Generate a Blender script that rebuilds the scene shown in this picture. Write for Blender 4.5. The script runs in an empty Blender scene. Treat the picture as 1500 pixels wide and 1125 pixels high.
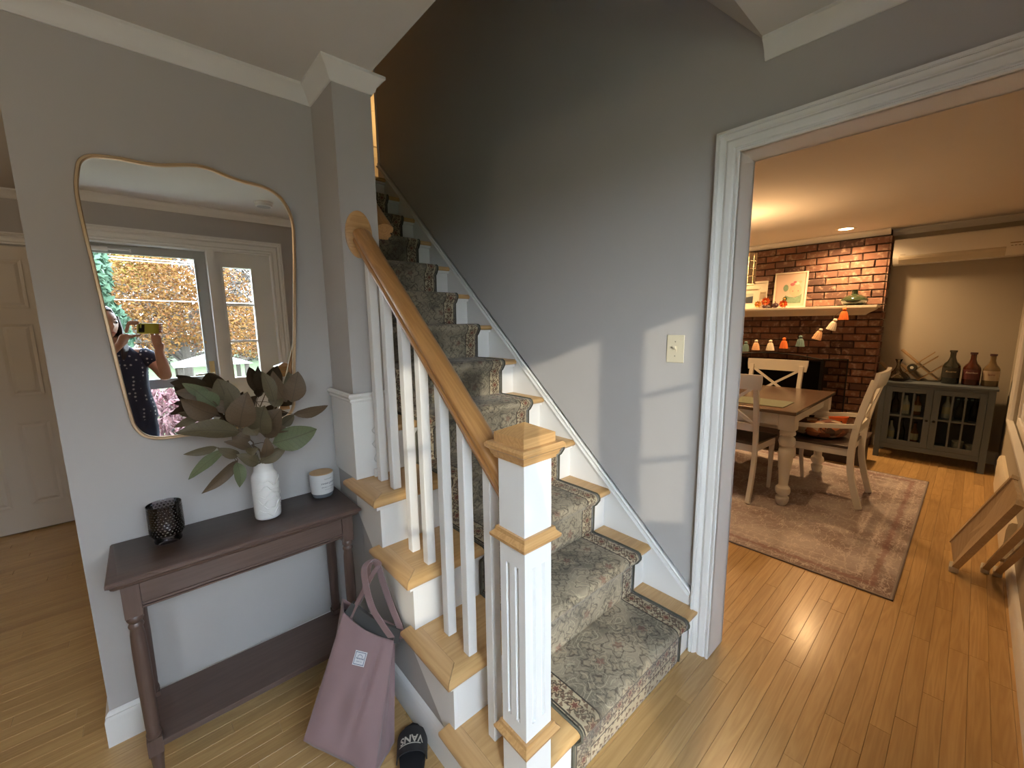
import bpy, bmesh, math, random
from mathutils import Vector, Matrix
from math import pi, sin, cos
SC = bpy.context.scene
COL = SC.collection
random.seed(7)

# ------------------------------------------------------------------ camera
YAW, PIT, ROL, CAMH = 0.7268, -0.1485, -0.0128, 1.4387
fw = Vector((sin(YAW)*cos(PIT), cos(YAW)*cos(PIT), sin(PIT)))
r0 = Vector((cos(YAW), -sin(YAW), 0)); u0 = r0.cross(fw)
CR = r0*cos(ROL)+u0*sin(ROL); CU = -r0*sin(ROL)+u0*cos(ROL)
cd = bpy.data.cameras.new('camera'); cam = bpy.data.objects.new('camera', cd); COL.objects.link(cam)
cam.matrix_world = Matrix(((CR.x, CU.x, -fw.x, 0), (CR.y, CU.y, -fw.y, 0), (CR.z, CU.z, -fw.z, CAMH), (0, 0, 0, 1)))
cd.sensor_width = 36; cd.lens = 602.861/1500*36; cd.clip_start = 0.01; cd.clip_end = 300
SC.camera = cam

# ------------------------------------------------------------------ world, sun, exposure
w = bpy.data.worlds.new('sky'); SC.world = w; w.use_nodes = True
nt = w.node_tree; bg = nt.nodes['Background']
tc = nt.nodes.new('ShaderNodeTexCoord'); sx = nt.nodes.new('ShaderNodeSeparateXYZ'); rp = nt.nodes.new('ShaderNodeValToRGB')
nt.links.new(tc.outputs['Generated'], sx.inputs[0]); nt.links.new(sx.outputs['Z'], rp.inputs[0]); nt.links.new(rp.outputs[0], bg.inputs[0])
rp.color_ramp.elements[0].position = 0.0; rp.color_ramp.elements[0].color = (.88, .92, 1, 1)
rp.color_ramp.elements[1].position = 0.7; rp.color_ramp.elements[1].color = (.72, .83, 1, 1)
WORLD_STRENGTH = 15.0
bg.inputs[1].default_value = WORLD_STRENGTH
sd = bpy.data.lights.new('sun', 'SUN'); sd.energy = 1.5; sd.angle = math.radians(.9); sd.color = (1, .86, .68)
so = bpy.data.objects.new('sun', sd); COL.objects.link(so)
so.rotation_euler = Vector((1, 1.37, -.473)).to_track_quat('-Z', 'Y').to_euler()

def lamp(name, kind, loc, power, color, size=.1, rot=None, spot=None, blend=.6):
    d = bpy.data.lights.new(name, kind); d.energy = power; d.color = color
    if kind == 'AREA': d.size = size; d.shape = 'DISK'
    else: d.shadow_soft_size = size
    if spot: d.spot_size = math.radians(spot); d.spot_blend = blend
    o = bpy.data.objects.new(name, d); COL.objects.link(o); o.location = loc
    if rot: o.rotation_euler = rot
    return o
WARM = (1, .61, .28)
# recessed dining downlights (the one in view and its grid neighbours), the upstairs lamp, and an unseen fill light added in the hall
for nm, p, e in (('downlight_lamp', (5.60, 1.02, 2.335), 100), ('downlight_lamp', (5.60, 2.5, 2.335), 90), ('downlight_lamp', (3.4, 2.5, 2.335), 70), ('downlight_lamp', (3.1, .95, 2.335), 30)):
    lamp(nm, 'SPOT', p, e, WARM, .05, spot=150, blend=.9)
lamp('upstairs_lamp', 'POINT', (2.45, 4.25, 3.7), 9, (1, .60, .22), .08)
lamp('hall_fill_light', 'POINT', (-1.3, 2.9, 2.1), 5, (1, .74, .46), .08)
# unseen fill light added at the left of the foyer, outside the frame
lamp('foyer_fill_light', 'POINT', (-1.15, .75, 2.2), 6, (1, .80, .58), .12)
lamp('chandelier_lamp', 'POINT', (4.1, 1.545, 1.965), 17, WARM, .06)
vs = SC.view_settings; vs.view_transform = 'Standard'; vs.look = 'None'; vs.gamma = 1; vs.use_curve_mapping = False
vs.exposure = 0.56

# ------------------------------------------------------------------ materials
def NT(name):
    m = bpy.data.materials.new(name); m.use_nodes = True
    return m, m.node_tree, m.node_tree.nodes['Principled BSDF']
def N(nt, t, **k):
    n = nt.nodes.new('ShaderNode'+t)
    for a, b in k.items():
        if a.startswith('i_'): n.inputs[int(a[2:])].default_value = b
        else: setattr(n, a, b)
    return n
def L(nt, a, b): nt.links.new(a, b)
def mixc(nt, fac, a, b, mode='MIX'):
    n = nt.nodes.new('ShaderNodeMix'); n.data_type = 'RGBA'; n.blend_type = mode
    for sock, v in ((n.inputs[0], fac), (n.inputs[6], a), (n.inputs[7], b)):
        if hasattr(v, 'is_linked'): nt.links.new(v, sock)
        elif isinstance(v, (int, float)): sock.default_value = v
        else: sock.default_value = (*v, 1)[:4]
    return n.outputs[2]
def mth(nt, op, a, b=None, c=None):
    n = nt.nodes.new('ShaderNodeMath'); n.operation = op
    for i, v in enumerate((a, b, c)):
        if v is None: continue
        if hasattr(v, 'is_linked'): nt.links.new(v, n.inputs[i])
        else: n.inputs[i].default_value = v
    return n.outputs[0]
def mat(name, c, rough=.5, metal=0, var=.06, nscale=8, bump=0, bscale=60, spec=.5, coat=0, trans=0, ior=1.45, emit=None, stretch=None, sheen=0):
    m, nt, b = NT(name)
    co = N(nt, 'TexCoord'); src = co.outputs['Object']
    if stretch:
        mp = N(nt, 'Mapping'); mp.inputs[3].default_value = stretch; L(nt, src, mp.inputs[0]); src = mp.outputs[0]
    n1 = N(nt, 'TexNoise'); n1.inputs['Scale'].default_value = nscale; n1.inputs['Detail'].default_value = 4; L(nt, src, n1.inputs[0])
    d = tuple(x*(1-var) for x in c); e = tuple(min(1, x*(1+var)) for x in c)
    L(nt, mixc(nt, n1.outputs[0], d, e), b.inputs['Base Color'])
    b.inputs['Roughness'].default_value = rough; b.inputs['Metallic'].default_value = metal
    b.inputs['Specular IOR Level'].default_value = spec; b.inputs['Coat Weight'].default_value = coat
    b.inputs['Transmission Weight'].default_value = trans; b.inputs['IOR'].default_value = ior
    b.inputs['Sheen Weight'].default_value = sheen
    if emit: b.inputs['Emission Color'].default_value = (*emit[0], 1); b.inputs['Emission Strength'].default_value = emit[1]
    if bump:
        n2 = N(nt, 'TexNoise'); n2.inputs['Scale'].default_value = bscale; n2.inputs['Detail'].default_value = 3; L(nt, src, n2.inputs[0])
        bp = N(nt, 'Bump'); bp.inputs[0].default_value = bump; bp.inputs[1].default_value = .002; L(nt, n2.outputs[0], bp.inputs[2]); L(nt, bp.outputs[0], b.inputs['Normal'])
    return m
def glassmat(name, c=(1, 1, 1), ref=.12, rough=0.0, bump=0, bscale=60):
    # thin pane: mostly clear with a mirror-like sheen at grazing angles
    m = bpy.data.materials.new(name); m.use_nodes = True; nt = m.node_tree; nt.nodes.clear()
    o = N(nt, 'OutputMaterial'); t = N(nt, 'BsdfTransparent'); g = N(nt, 'BsdfGlossy'); mx = N(nt, 'MixShader'); lw = N(nt, 'LayerWeight')
    t.inputs[0].default_value = (*c, 1); g.inputs['Roughness'].default_value = rough; lw.inputs[0].default_value = ref
    if bump:
        co = N(nt, 'TexCoord'); v = N(nt, 'TexVoronoi'); v.inputs['Scale'].default_value = bscale; L(nt, co.outputs['Object'], v.inputs[0])
        bp = N(nt, 'Bump'); bp.inputs[0].default_value = bump; bp.inputs[1].default_value = .004; L(nt, v.outputs[0], bp.inputs[2]); L(nt, bp.outputs[0], g.inputs['Normal']); L(nt, bp.outputs[0], lw.inputs[1])
    L(nt, lw.outputs['Fresnel'], mx.inputs[0]); L(nt, t.outputs[0], mx.inputs[1]); L(nt, g.outputs[0], mx.inputs[2]); L(nt, mx.outputs[0], o.inputs[0])
    return m
def wood(name, c1, c2, axis='X', scale=1.0, rough=.35, coat=.25, isl=0.0, use_pos=False, slope=0):
    """oak-like grain running along an axis; isl = how much each piece differs"""
    m, nt, b = NT(name)
    if use_pos: src = N(nt, 'NewGeometry').outputs['Position']
    else: src = N(nt, 'TexCoord').outputs['Object']
    oi = N(nt, 'ObjectInfo'); ge = N(nt, 'NewGeometry')
    rnd = mth(nt, 'FRACT', mth(nt, 'ADD', oi.outputs['Random'], ge.outputs['Random Per Island']))
    cb = N(nt, 'CombineXYZ'); off = mth(nt, 'MULTIPLY', rnd, 37.0)
    for i in range(3): L(nt, off, cb.inputs[i])
    ad = N(nt, 'VectorMath', operation='ADD'); L(nt, src, ad.inputs[0]); L(nt, cb.outputs[0], ad.inputs[1])
    st = {'X': (.9, 14, 14), 'Y': (14, .9, 14), 'Z': (14, 14, .9)}[axis]
    rt = N(nt, 'Mapping'); rt.inputs[2].default_value = (-slope, 0, 0); L(nt, ad.outputs[0], rt.inputs[0])
    mp = N(nt, 'Mapping'); mp.inputs[3].default_value = tuple(s*scale for s in st); L(nt, rt.outputs[0], mp.inputs[0])
    n1 = N(nt, 'TexNoise'); n1.inputs['Scale'].default_value = 1.2; n1.inputs['Detail'].default_value = 3; n1.inputs['Distortion'].default_value = .6; L(nt, mp.outputs[0], n1.inputs[0])
    wv = mth(nt, 'FRACT', mth(nt, 'MULTIPLY', n1.outputs[0], 7.0))
    tri = mth(nt, 'ABSOLUTE', mth(nt, 'SUBTRACT', wv, .5))
    n2 = N(nt, 'TexNoise'); n2.inputs['Scale'].default_value = 9; n2.inputs['Detail'].default_value = 5; L(nt, mp.outputs[0], n2.inputs[0])
    g = mth(nt, 'ADD', mth(nt, 'MULTIPLY', tri, .9), mth(nt, 'MULTIPLY', n2.outputs[0], .55))
    col = mixc(nt, g, c1, c2)
    if isl:
        rp = N(nt, 'ValToRGB'); e = rp.color_ramp.elements
        e[0].position = 0; e[0].color = (1-isl*1.1, 1-isl*1.25, 1-isl*1.4, 1); e[1].position = 1; e[1].color = (1+isl*.35, 1+isl*.35, 1+isl*.3, 1)
        e2 = rp.color_ramp.elements.new(.16); e2.color = (1-isl*.35, 1-isl*.4, 1-isl*.45, 1)
        L(nt, rnd, rp.inputs[0]); col = mixc(nt, 1.0, col, rp.outputs[0], 'MULTIPLY')
    L(nt, col, b.inputs['Base Color'])
    b.inputs['Roughness'].default_value = rough; b.inputs['Coat Weight'].default_value = coat; b.inputs['Coat Roughness'].default_value = .18
    bp = N(nt, 'Bump'); bp.inputs[0].default_value = .25; bp.inputs[1].default_value = .0012; L(nt, g, bp.inputs[2]); L(nt, bp.outputs[0], b.inputs['Normal'])
    return m

wallpaint = mat('grey_wall_paint', (.47, .45, .437), .75, var=.02, bump=.08, bscale=220, spec=.25)
dinpaint = mat('tan_grey_wall_paint', (.42, .385, .32), .75, var=.02, bump=.08, bscale=220, spec=.25)
ceilpaint = mat('ceiling_paint', (.66, .63, .60), .85, var=.015, bump=.06, bscale=180, spec=.2)
white = mat('white_trim_paint', (.76, .75, .73), .38, var=.02, bump=.05, bscale=40)
oakfloor = wood('oak_floor', (.60, .395, .175), (.41, .245, .090), 'X', 1, .34, .35, isl=.17, use_pos=True)
oakX = wood('oak_tread', (.66, .42, .19), (.49, .285, .105), 'X', 1, .36, .25)
oakY = wood('oak_tread_return', (.66, .42, .20), (.49, .285, .115), 'Y', 1, .36, .25)
oakR = wood('oak_handrail', (.52, .265, .09), (.33, .15, .045), 'Y', 1.4, .3, .4, slope=math.atan(.8896))
oakN = wood('oak_newel_trim', (.64, .38, .16), (.43, .225, .08), 'X', 1.5, .36, .25)
brown = wood('espresso_wood', (.125, .080, .066), (.085, .053, .044), 'X', 1, .42, .12)
brownZ = wood('espresso_turned_wood', (.130, .082, .066), (.085, .053, .044), 'Z', 1, .42, .12)
subfloor = mat('joint_subfloor_wood', (.27, .16, .07), .8)  # plain brown of the subfloor showing in the board joints

# ------------------------------------------------------------------ mesh builder
class MB:
    def __init__(s): s.v = []; s.f = []; s.uv = None
    def add(s, vs, fs):
        n = len(s.v); s.v += [tuple(v) for v in vs]; s.f += [tuple(i+n for i in f) for f in fs]; return s
    def box(s, x0, x1, y0, y1, z0, z1):
        return s.add([(x0, y0, z0), (x1, y0, z0), (x1, y1, z0), (x0, y1, z0), (x0, y0, z1), (x1, y0, z1), (x1, y1, z1), (x0, y1, z1)],
                     [(0, 3, 2, 1), (4, 5, 6, 7), (0, 1, 5, 4), (1, 2, 6, 5), (2, 3, 7, 6), (3, 0, 4, 7)])
    def prism(s, poly, ax, a, b):
        def m(p, t):
            return {'x': (t, p[0], p[1]), 'y': (p[0], t, p[1]), 'z': (p[0], p[1], t)}[ax]
        n = len(poly); vs = [m(p, a) for p in poly]+[m(p, b) for p in poly]
        fs = [tuple(range(n-1, -1, -1)), tuple(range(n, 2*n))]+[(i, (i+1) % n, n+(i+1) % n, n+i) for i in range(n)]
        return s.add(vs, fs)
    def lathe(s, prof, c=(0, 0, 0), seg=24, sx=1, sy=1, cap=True):
        vs = []; fs = []; k = len(prof)
        for i in range(seg):
            a = 2*pi*i/seg
            for r, z in prof: vs.append((c[0]+r*cos(a)*sx, c[1]+r*sin(a)*sy, c[2]+z))
        for i in range(seg):
            j = (i+1) % seg
            for t in range(k-1): fs.append((i*k+t, j*k+t, j*k+t+1, i*k+t+1))
        if cap and prof[0][0] > 1e-5: fs.append(tuple(i*k for i in range(seg-1, -1, -1)))
        if cap and prof[-1][0] > 1e-5: fs.append(tuple(i*k+k-1 for i in range(seg)))
        return s.add(vs, fs)
    def sweep(s, prof, path, up=(0, 0, 1), closed=False, cap=True, scales=None):
        """profile (side, up) carried along a 3-D path with mitred corners"""
        P = [Vector(p) for p in path]; n = len(P); k = len(prof); vs = []
        up = Vector(up)
        for i in range(n):
            if closed: a = (P[i]-P[i-1]).normalized(); b = (P[(i+1) % n]-P[i]).normalized()
            else:
                a = (P[i]-P[i-1]).normalized() if i else (P[1]-P[0]).normalized()
                b = (P[i+1]-P[i]).normalized() if i < n-1 else a
            t = (a+b).normalized() if (a+b).length > 1e-6 else a
            sa = a.cross(up).normalized(); side = t.cross(up).normalized(); ua = side.cross(t).normalized()
            f = 1/max(.35, abs(side.dot(sa)))
            sc = scales[i] if scales else 1
            for (d, h) in prof: vs.append(P[i]+side*d*f*sc+ua*h*sc)
        fs = []
        for i in range(n if closed else n-1):
            j = (i+1) % n
            for q in range(k): fs.append((i*k+q, i*k+(q+1) % k, j*k+(q+1) % k, j*k+q))
        if cap and not closed: fs += [tuple(range(k-1, -1, -1)), tuple((n-1)*k+q for q in range(k))]
        return s.add(vs, fs)
    def tube(s, path, r, seg=8, closed=False, up=(0, 0, 1)):
        P = [Vector(p) for p in path]
        d = (P[-1]-P[0]) if not closed else (P[len(P)//3]-P[0])
        if not closed and d.length > 1e-6 and abs(d.normalized().dot(Vector(up))) > .9: up = (0.13, 1, 0.05)
        R = r if isinstance(r, (list, tuple)) else None
        prof = [(cos(2*pi*i/seg)*(1 if R else r), sin(2*pi*i/seg)*(1 if R else r)) for i in range(seg)]
        return s.sweep(prof, path, up, closed, True, R)
    def build(s, name, m, parent=None, smooth=False, bevel=0, bseg=2, loc=None, auto=None):
        me = bpy.data.meshes.new(name); me.from_pydata(s.v, [], s.f); me.validate(); 
        bm = bmesh.new(); bm.from_mesh(me)
        bmesh.ops.remove_doubles(bm, verts=bm.verts, dist=1e-6)
        bmesh.ops.recalc_face_normals(bm, faces=bm.faces)
        if bevel:
            es = [e for e in bm.edges if len(e.link_faces) == 2 and e.calc_face_angle(0) > .5]
            bmesh.ops.bevel(bm, geom=es, offset=bevel, segments=bseg, profile=.5, affect='EDGES', clamp_overlap=True)
        bm.to_mesh(me); bm.free()
        if m: me.materials.append(m)
        o = bpy.data.objects.new(name, me); COL.objects.link(o)
        if parent: setp(o, parent)
        if loc: o.location = loc
        if smooth or auto:
            for p in me.polygons: p.use_smooth = True
            if auto or not smooth is True or True:
                bm = bmesh.new(); bm.from_mesh(me); ang = math.radians(auto or 38)
                for e in bm.edges:
                    if len(e.link_faces) == 2 and e.calc_face_angle(0) > ang: e.smooth = False
                bm.to_mesh(me); bm.free()
        return o
def box(x0, x1, y0, y1, z0, z1): return MB().box(x0, x1, y0, y1, z0, z1)
def tag(o, label=None, cat=None, group=None, kind=None):
    if label: o['label'] = label
    if cat: o['category'] = cat
    if group: o['group'] = group
    if kind: o['kind'] = kind
    return o
def thing(name, label, cat, loc=(0, 0, 0), rz=0, group=None, kind=None):
    o = bpy.data.objects.new(name, None); COL.objects.link(o); o.location = loc; o.rotation_euler = (0, 0, rz); o.empty_display_size = .05
    return tag(o, label, cat, group, kind)
def S(o, label, cat=None):
    o['kind'] = 'structure'; o['label'] = label; o['category'] = cat or 'wall'; return o
def Wm(o):
    if o is None: return Matrix()
    b = o.matrix_basis.copy()
    return (Wm(o.parent) @ o.matrix_parent_inverse @ b) if o.parent else b
def setp(o, p):
    # parent while staying where it was built
    o.parent = p; o.matrix_parent_inverse = Wm(p).inverted()
def kids(o): return [c for c in bpy.data.objects if c.parent == o]
def copy_tree(o, parent=None):
    c = o.copy(); COL.objects.link(c); c.parent = parent
    for ch in kids(o): copy_tree(ch, c)
    return c
def text_obj(name, body, size, m, parent, mw, extrude=.0004, bold=0, shear=0):
    cu = bpy.data.curves.new(name, 'FONT'); cu.body = body; cu.size = size; cu.extrude = extrude; cu.align_x = 'CENTER'; cu.align_y = 'CENTER'; cu.offset = bold; cu.shear = shear
    tmp = bpy.data.objects.new('t', cu); COL.objects.link(tmp); bpy.context.view_layer.update()
    me = bpy.data.meshes.new_from_object(tmp.evaluated_get(bpy.context.evaluated_depsgraph_get())); bpy.data.objects.remove(tmp); 
    me.materials.clear(); me.materials.append(m)
    o = bpy.data.objects.new(name, me); COL.objects.link(o); setp(o, parent); o.matrix_basis = mw; return o
def frame(origin, xa, ya):
    xa = Vector(xa).normalized(); za = xa.cross(Vector(ya)).normalized(); ya = za.cross(xa); o = Vector(origin)
    return Matrix(((xa.x, ya.x, za.x, o.x), (xa.y, ya.y, za.y, o.y), (xa.z, ya.z, za.z, o.z), (0, 0, 0, 1)))

# ================================================================== SETTING
ZC = 2.36; CB = 2.30           # ceiling, bottom of crown
XW = 1.671; YM = 1.864         # stair wall plane, mirror wall plane
NY = .4506; RUN = .2284; RISE = .2032
def nose_y(k): return NY+RUN*k
def riser_y(k): return NY+RUN*k+.0345
# --- floor of separate oak boards
floor = MB().box(-2.6, 6.3, -.66, 4.6, -.06, -.016).build('floor', subfloor)
S(floor, 'golden oak strip floor running through foyer, hall and dining room', 'floor')
PW = .058
LENS = [.32, .45, .58, .72, .86, 1.02, 1.18, 1.4]
def plank_mesh(l):
    a = .0003; c = .0008; b = PW-.0003
    m = MB(); z = 0
    m.add([(a, a, -.016), (l-a, a, -.016), (l-a, b, -.016), (a, b, -.016), (a, a, -c), (l-a, a, -c), (l-a, b, -c), (a, b, -c),
           (a+c, a+c, 0), (l-a-c, a+c, 0), (l-a-c, b-c, 0), (a+c, b-c, 0)],
          [(0, 1, 5, 4), (1, 2, 6, 5), (2, 3, 7, 6), (3, 0, 4, 7), (4, 5, 9, 8), (5, 6, 10, 9), (6, 7, 11, 10), (7, 4, 8, 11), (8, 9, 10, 11)])
    return m
PM = []
for l in LENS:
    o = plank_mesh(l).build('plank', oakfloor); PM.append(o.data); bpy.data.objects.remove(o)
cands = []
rr = random.Random(11)
def hidden(x0, x1, y):
    if y > 1.2 and x1 > .62 and x0 > .62 and x1 < 1.64: return True      # under the stairs
    if y > .8 and x0 > .62 and x1 < 1.64: return True
    return False
y = -.64
while y < 4.55:
    x = -2.55-rr.random()*1.0
    while x < 6.10:
        i = rr.randrange(len(LENS))
        while i and x+LENS[i] > 6.14: i -= 1
        l = LENS[i]
        cx = x+l/2; cyy = y+PW/2
        ok = x+l > -2.55 and not (y > 2.9 and x > 1.0) and not hidden(x, x+l, y)
        if ok:
            d = Vector((cx, cyy, -CAMH)); dep = d.dot(fw)
            u = 750+602.9*d.dot(CR)/max(dep, .05); v = 562-602.9*d.dot(CU)/max(dep, .05)
            vis = dep > .3 and -80 < u < 1580 and v < 1250
            if True:
                cands.append(((l*PW*CAMH/dep**3) if vis else 0, x, y, i, l))
        x += l
    y += PW
cands.sort(reverse=True)
rest = MB()
for n, (sc, x, y, i, l) in enumerate(cands):
    z = (rr.random()-.5)*.0006
    if n < 290 and sc > 0:
        o = bpy.data.objects.new('plank', PM[i]); COL.objects.link(o); o.location = (x, y, z); o.parent = floor
    else:
        p = plank_mesh(l); rest.add([(a+x, b+y, c+z) for a, b, c in p.v], p.f)
tag(rest.build('plank_field', oakfloor, floor), kind='stuff')

# --- walls
S(MB().box(-.225, .600, YM, 1.975, 0, ZC).build('wall_back', wallpaint), 'grey foyer wall that the wavy mirror hangs on')
# wall that closes the stair on its left, its end forming the square pier beside the mirror wall
S(MB().box(.600, .745, 1.627, 4.65, 0, 5.0).build('wall_pier', wallpaint), 'grey square pier and stair wall behind the handrail rosette')
S(MB().prism([(.80, 0), (1.6265, 0), (1.6265, .75), (.80, .015)], 'x', .600, .640).build('wall_spandrel', wallpaint), 'grey triangular wall under the open stair side', 'wall')
# stair wall with the wide cased opening to the dining room (opening y -.34 .. .626)
S(MB().box(XW, 1.795, .64, 3.54, 0, 5.0).box(XW, 1.795, 3.54, 4.45, 0, 2.5).build('wall_right', wallpaint), 'long grey wall beside the stairs with the light switch')
S(MB().box(XW, 1.795, -.46, .64, 2.045, 5.0).build('wall_right_header', wallpaint), 'grey wall above the wide dining room opening')
S(MB().box(XW, 1.795, -.46, -.355, 0, 2.045).build('wall_right_return', wallpaint), 'short grey wall between front door corner and dining opening')
# front wall with storm door and two sidelights
FY = -.46
fwl = [(-1.6, -.985, 0, ZC), (.985, XW, 0, ZC), (-.985, .985, 2.13, ZC)]
for i, (a, b, c, d) in enumerate(fwl):
    S(MB().box(a, b, FY-.14, FY, c, d).build('wall_front', wallpaint), ['grey front wall left of the entry, seen by the mirror', 'grey front wall right of the sidelight, seen in the mirror', 'grey strip of wall above the entry door frame in the mirror'][i])
S(MB().box(-2.62, -2.5, -.6, 4.5, 0, ZC).build('wall_left', wallpaint), 'far left wall of the hall')
S(MB().box(-2.5, -1.6, -.6, -.46, 0, ZC).build('wall_front_far', wallpaint), 'front wall beyond the entry on the left')
S(MB().box(-2.5, 1.795, 4.40, 4.52, 0, ZC).build('wall_hall', wallpaint), 'dim grey wall around the closet doors at the hall end')
# dining room
XD = 6.10
S(MB().box(XD, XD+.1, -.30, 4.4, 0, ZC+.2).build('wall_dining_back', dinpaint), 'tan grey dining wall behind the mini split and cabinet')
S(MB().box(1.795, XD, -.36, -.26, 0, .60).build('wall_dining_window', dinpaint), 'dining wall below the window stool at the right edge')
S(MB().box(5.05, XD, -.36, -.26, .60, ZC+.2).build('wall_dining_corner', dinpaint), 'narrow dining wall strip between window and far corner')
S(MB().box(1.795, 2.6, -.36, -.26, .60, ZC+.2).build('wall_dining_front', dinpaint), 'dining wall by the cased opening')
S(MB().box(2.6, 5.05, -.36, -.26, 1.95, ZC+.2).build('wall_dining_lintel', dinpaint), 'dining wall above the window')
S(MB().box(1.795, XD, 4.3, 4.4, 0, ZC+.2).build('wall_dining_side', dinpaint), 'far side wall of the dining room')
# ceilings
S(MB().prism([(-2.6, -.6), (XW, -.6), (XW, .569), (.735, .569), (.735, 1.627), (.60, 1.627), (.60, 4.5), (-2.6, 4.5)], 'z', ZC, ZC+.28).build('ceiling', ceilpaint), 'white foyer ceiling cut away around the stairwell', 'ceiling')
S(MB().box(1.795, XD, -.3, 4.35, ZC, ZC+.15).build('ceiling_dining', ceilpaint), 'dining room ceiling glowing warm around the downlight', 'ceiling')
# sloping soffit over the lower flight, rising with the stairs from the ceiling edge
S(MB().prism([(.569, ZC), (.569, ZC+.28), (2.969, ZC+.28+2.4*1.1), (2.969, ZC+2.4*1.1)], 'x', .735, XW).build('ceiling_soffit', ceilpaint), 'sloping white soffit above the stairs at the top edge', 'ceiling')
S(MB().box(.600, .735, .45, 1.627, ZC+.28, 5.0).build('wall_upper_left', wallpaint), 'wall closing the stairwell above the foyer ceiling')
S(MB().box(.6, 3.5, 2.2, 5.2, 5.0, 5.1).build('ceiling_upper', ceilpaint), 'ceiling above the upper stairwell', 'ceiling')
# upper hall
S(MB().box(.746, 3.4, NY+RUN*13+.0605, 4.65, 2.52, 2.6415).build('floor_upper', oakX), 'upper landing floor at the head of the stairs', 'floor')
S(MB().box(.601, 3.5, 4.65, 4.75, 2.4, 5.0).box(3.4, 3.5, 3.4, 4.65, 2.4, 5.0).box(1.795, 3.5, 3.40, 3.50, 2.4, 5.0).build('wall_upper', wallpaint), 'warm lit wall at the head of the stairs')
S(MB().box(1.66, 1.80, 3.54, 3.56, 2.64, 5.0).build('trim_1', white), 'white corner strip where the stair wall ends upstairs', 'trim')

# --- mouldings
CROWN = [(0, 0), (.006, 0), (.010, .006), (.014, .010), (.018, .022), (.034, .042), (.040, .046), (.044, .050), (.044, .06), (0, .06)]
def molding(name, prof, path, m=white, label=None, cat='trim', parent=None, flip=1):
    return MB().sweep([(d*flip, h) for d, h in prof], path).build(name, m, parent, auto=30)
def crown(name, pts, label, flip=1):
    S(molding(name, CROWN, [(x, y, CB) for x, y in pts], flip=flip), label, 'trim')
crown('trim_crown', [(-.225, 1.975), (-.225, YM), (.600, YM), (.600, 1.627), (.745, 1.627), (.745, 1.64)][0:6], 'white crown moulding above the mirror wall and pier', 1)
crown('trim_crown', [(XW, .569), (XW, FY), (-1.6, FY)], 'white crown moulding over the dining opening and front wall', 1)
crown('trim_crown', [(-.3, 4.40), (-2.5, 4.40)][::-1], 'crown moulding over the hall closet doors', 1)
crown('trim_crown', [(5.949, .700), (5.949, 3.2)][::-1], 'cream crown moulding above the brick chimney', 1)
crown('trim_crown', [(XD, -.26), (1.795, -.26)], 'crown moulding over the dining window wall', 1)
crown('trim_crown', [(XD, .70), (XD, -.26)], 'crown moulding above the mini split', 1)
BASE = [(0, 0), (.015, 0), (.015, .098), (.012, .105), (.010, .110), (.012, .115), (.006, .124), (0, .127)]
def baseb(name, pts, label, m=white, flip=1, h=1.0):
    S(MB().sweep([(d*flip, z*h) for d, z in BASE], [(x, y, 0) for x, y in pts]).build(name, m, auto=30), label, 'baseboard')
baseb('baseboard_back', [(-.225, 1.99), (-.225, YM), (.600, YM), (.600, .80)], 'white baseboard wrapping the mirror wall end and stair side')
baseb('baseboard_dining', [(XD, .66), (XD, -.26), (1.80, -.26)], 'baseboard along the dining room corner')
baseb('baseboard_front', [(XW, -.36), (XW, FY), (.99, FY)], 'baseboard in the front corner')
# --- casing of the dining opening
CAS = [(0, 0), (0, .013), (.003, .018), (.009, .018), (.012, .012), (.016, .012), (.019, .017), (.024, .019), (.040, .020), (.045, .017), (.048, .013), (.052, .013), (.055, .021), (.060, .027), (.064, .029), (.067, .025), (.070, .031), (.078, .031), (.078, 0)]
def casing(name, path, outn, m, prof=CAS):
    """path in 3-D, outn = direction out of the wall; the profile's width points away from the opening"""
    return MB().sweep([(d, h) for d, h in prof], path, up=outn).build(name, m, auto=30)
cs = casing('trim_casing', [(XW, -.34, 0), (XW, -.34, 2.03), (XW, .626, 2.03), (XW, .626, 0)], (-1, 0, 0), white)
S(cs, 'white fluted casing around the dining room opening', 'trim')
S(casing('trim_casing', [(1.795, .626, 0), (1.795, .626, 2.03), (1.795, -.34, 2.03), (1.795, -.34, 0)], (1, 0, 0), white), 'casing on the dining side of the opening', 'trim')
S(MB().box(XW-.006, 1.801, .626, .643, 0, 2.047).box(XW-.006, 1.801, -.357, .643, 2.03, 2.047).box(XW-.006, 1.801, -.357, -.34, 0, 2.047).build('trim_jamb', white), 'white jamb lining inside the dining room opening', 'trim')

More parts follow.
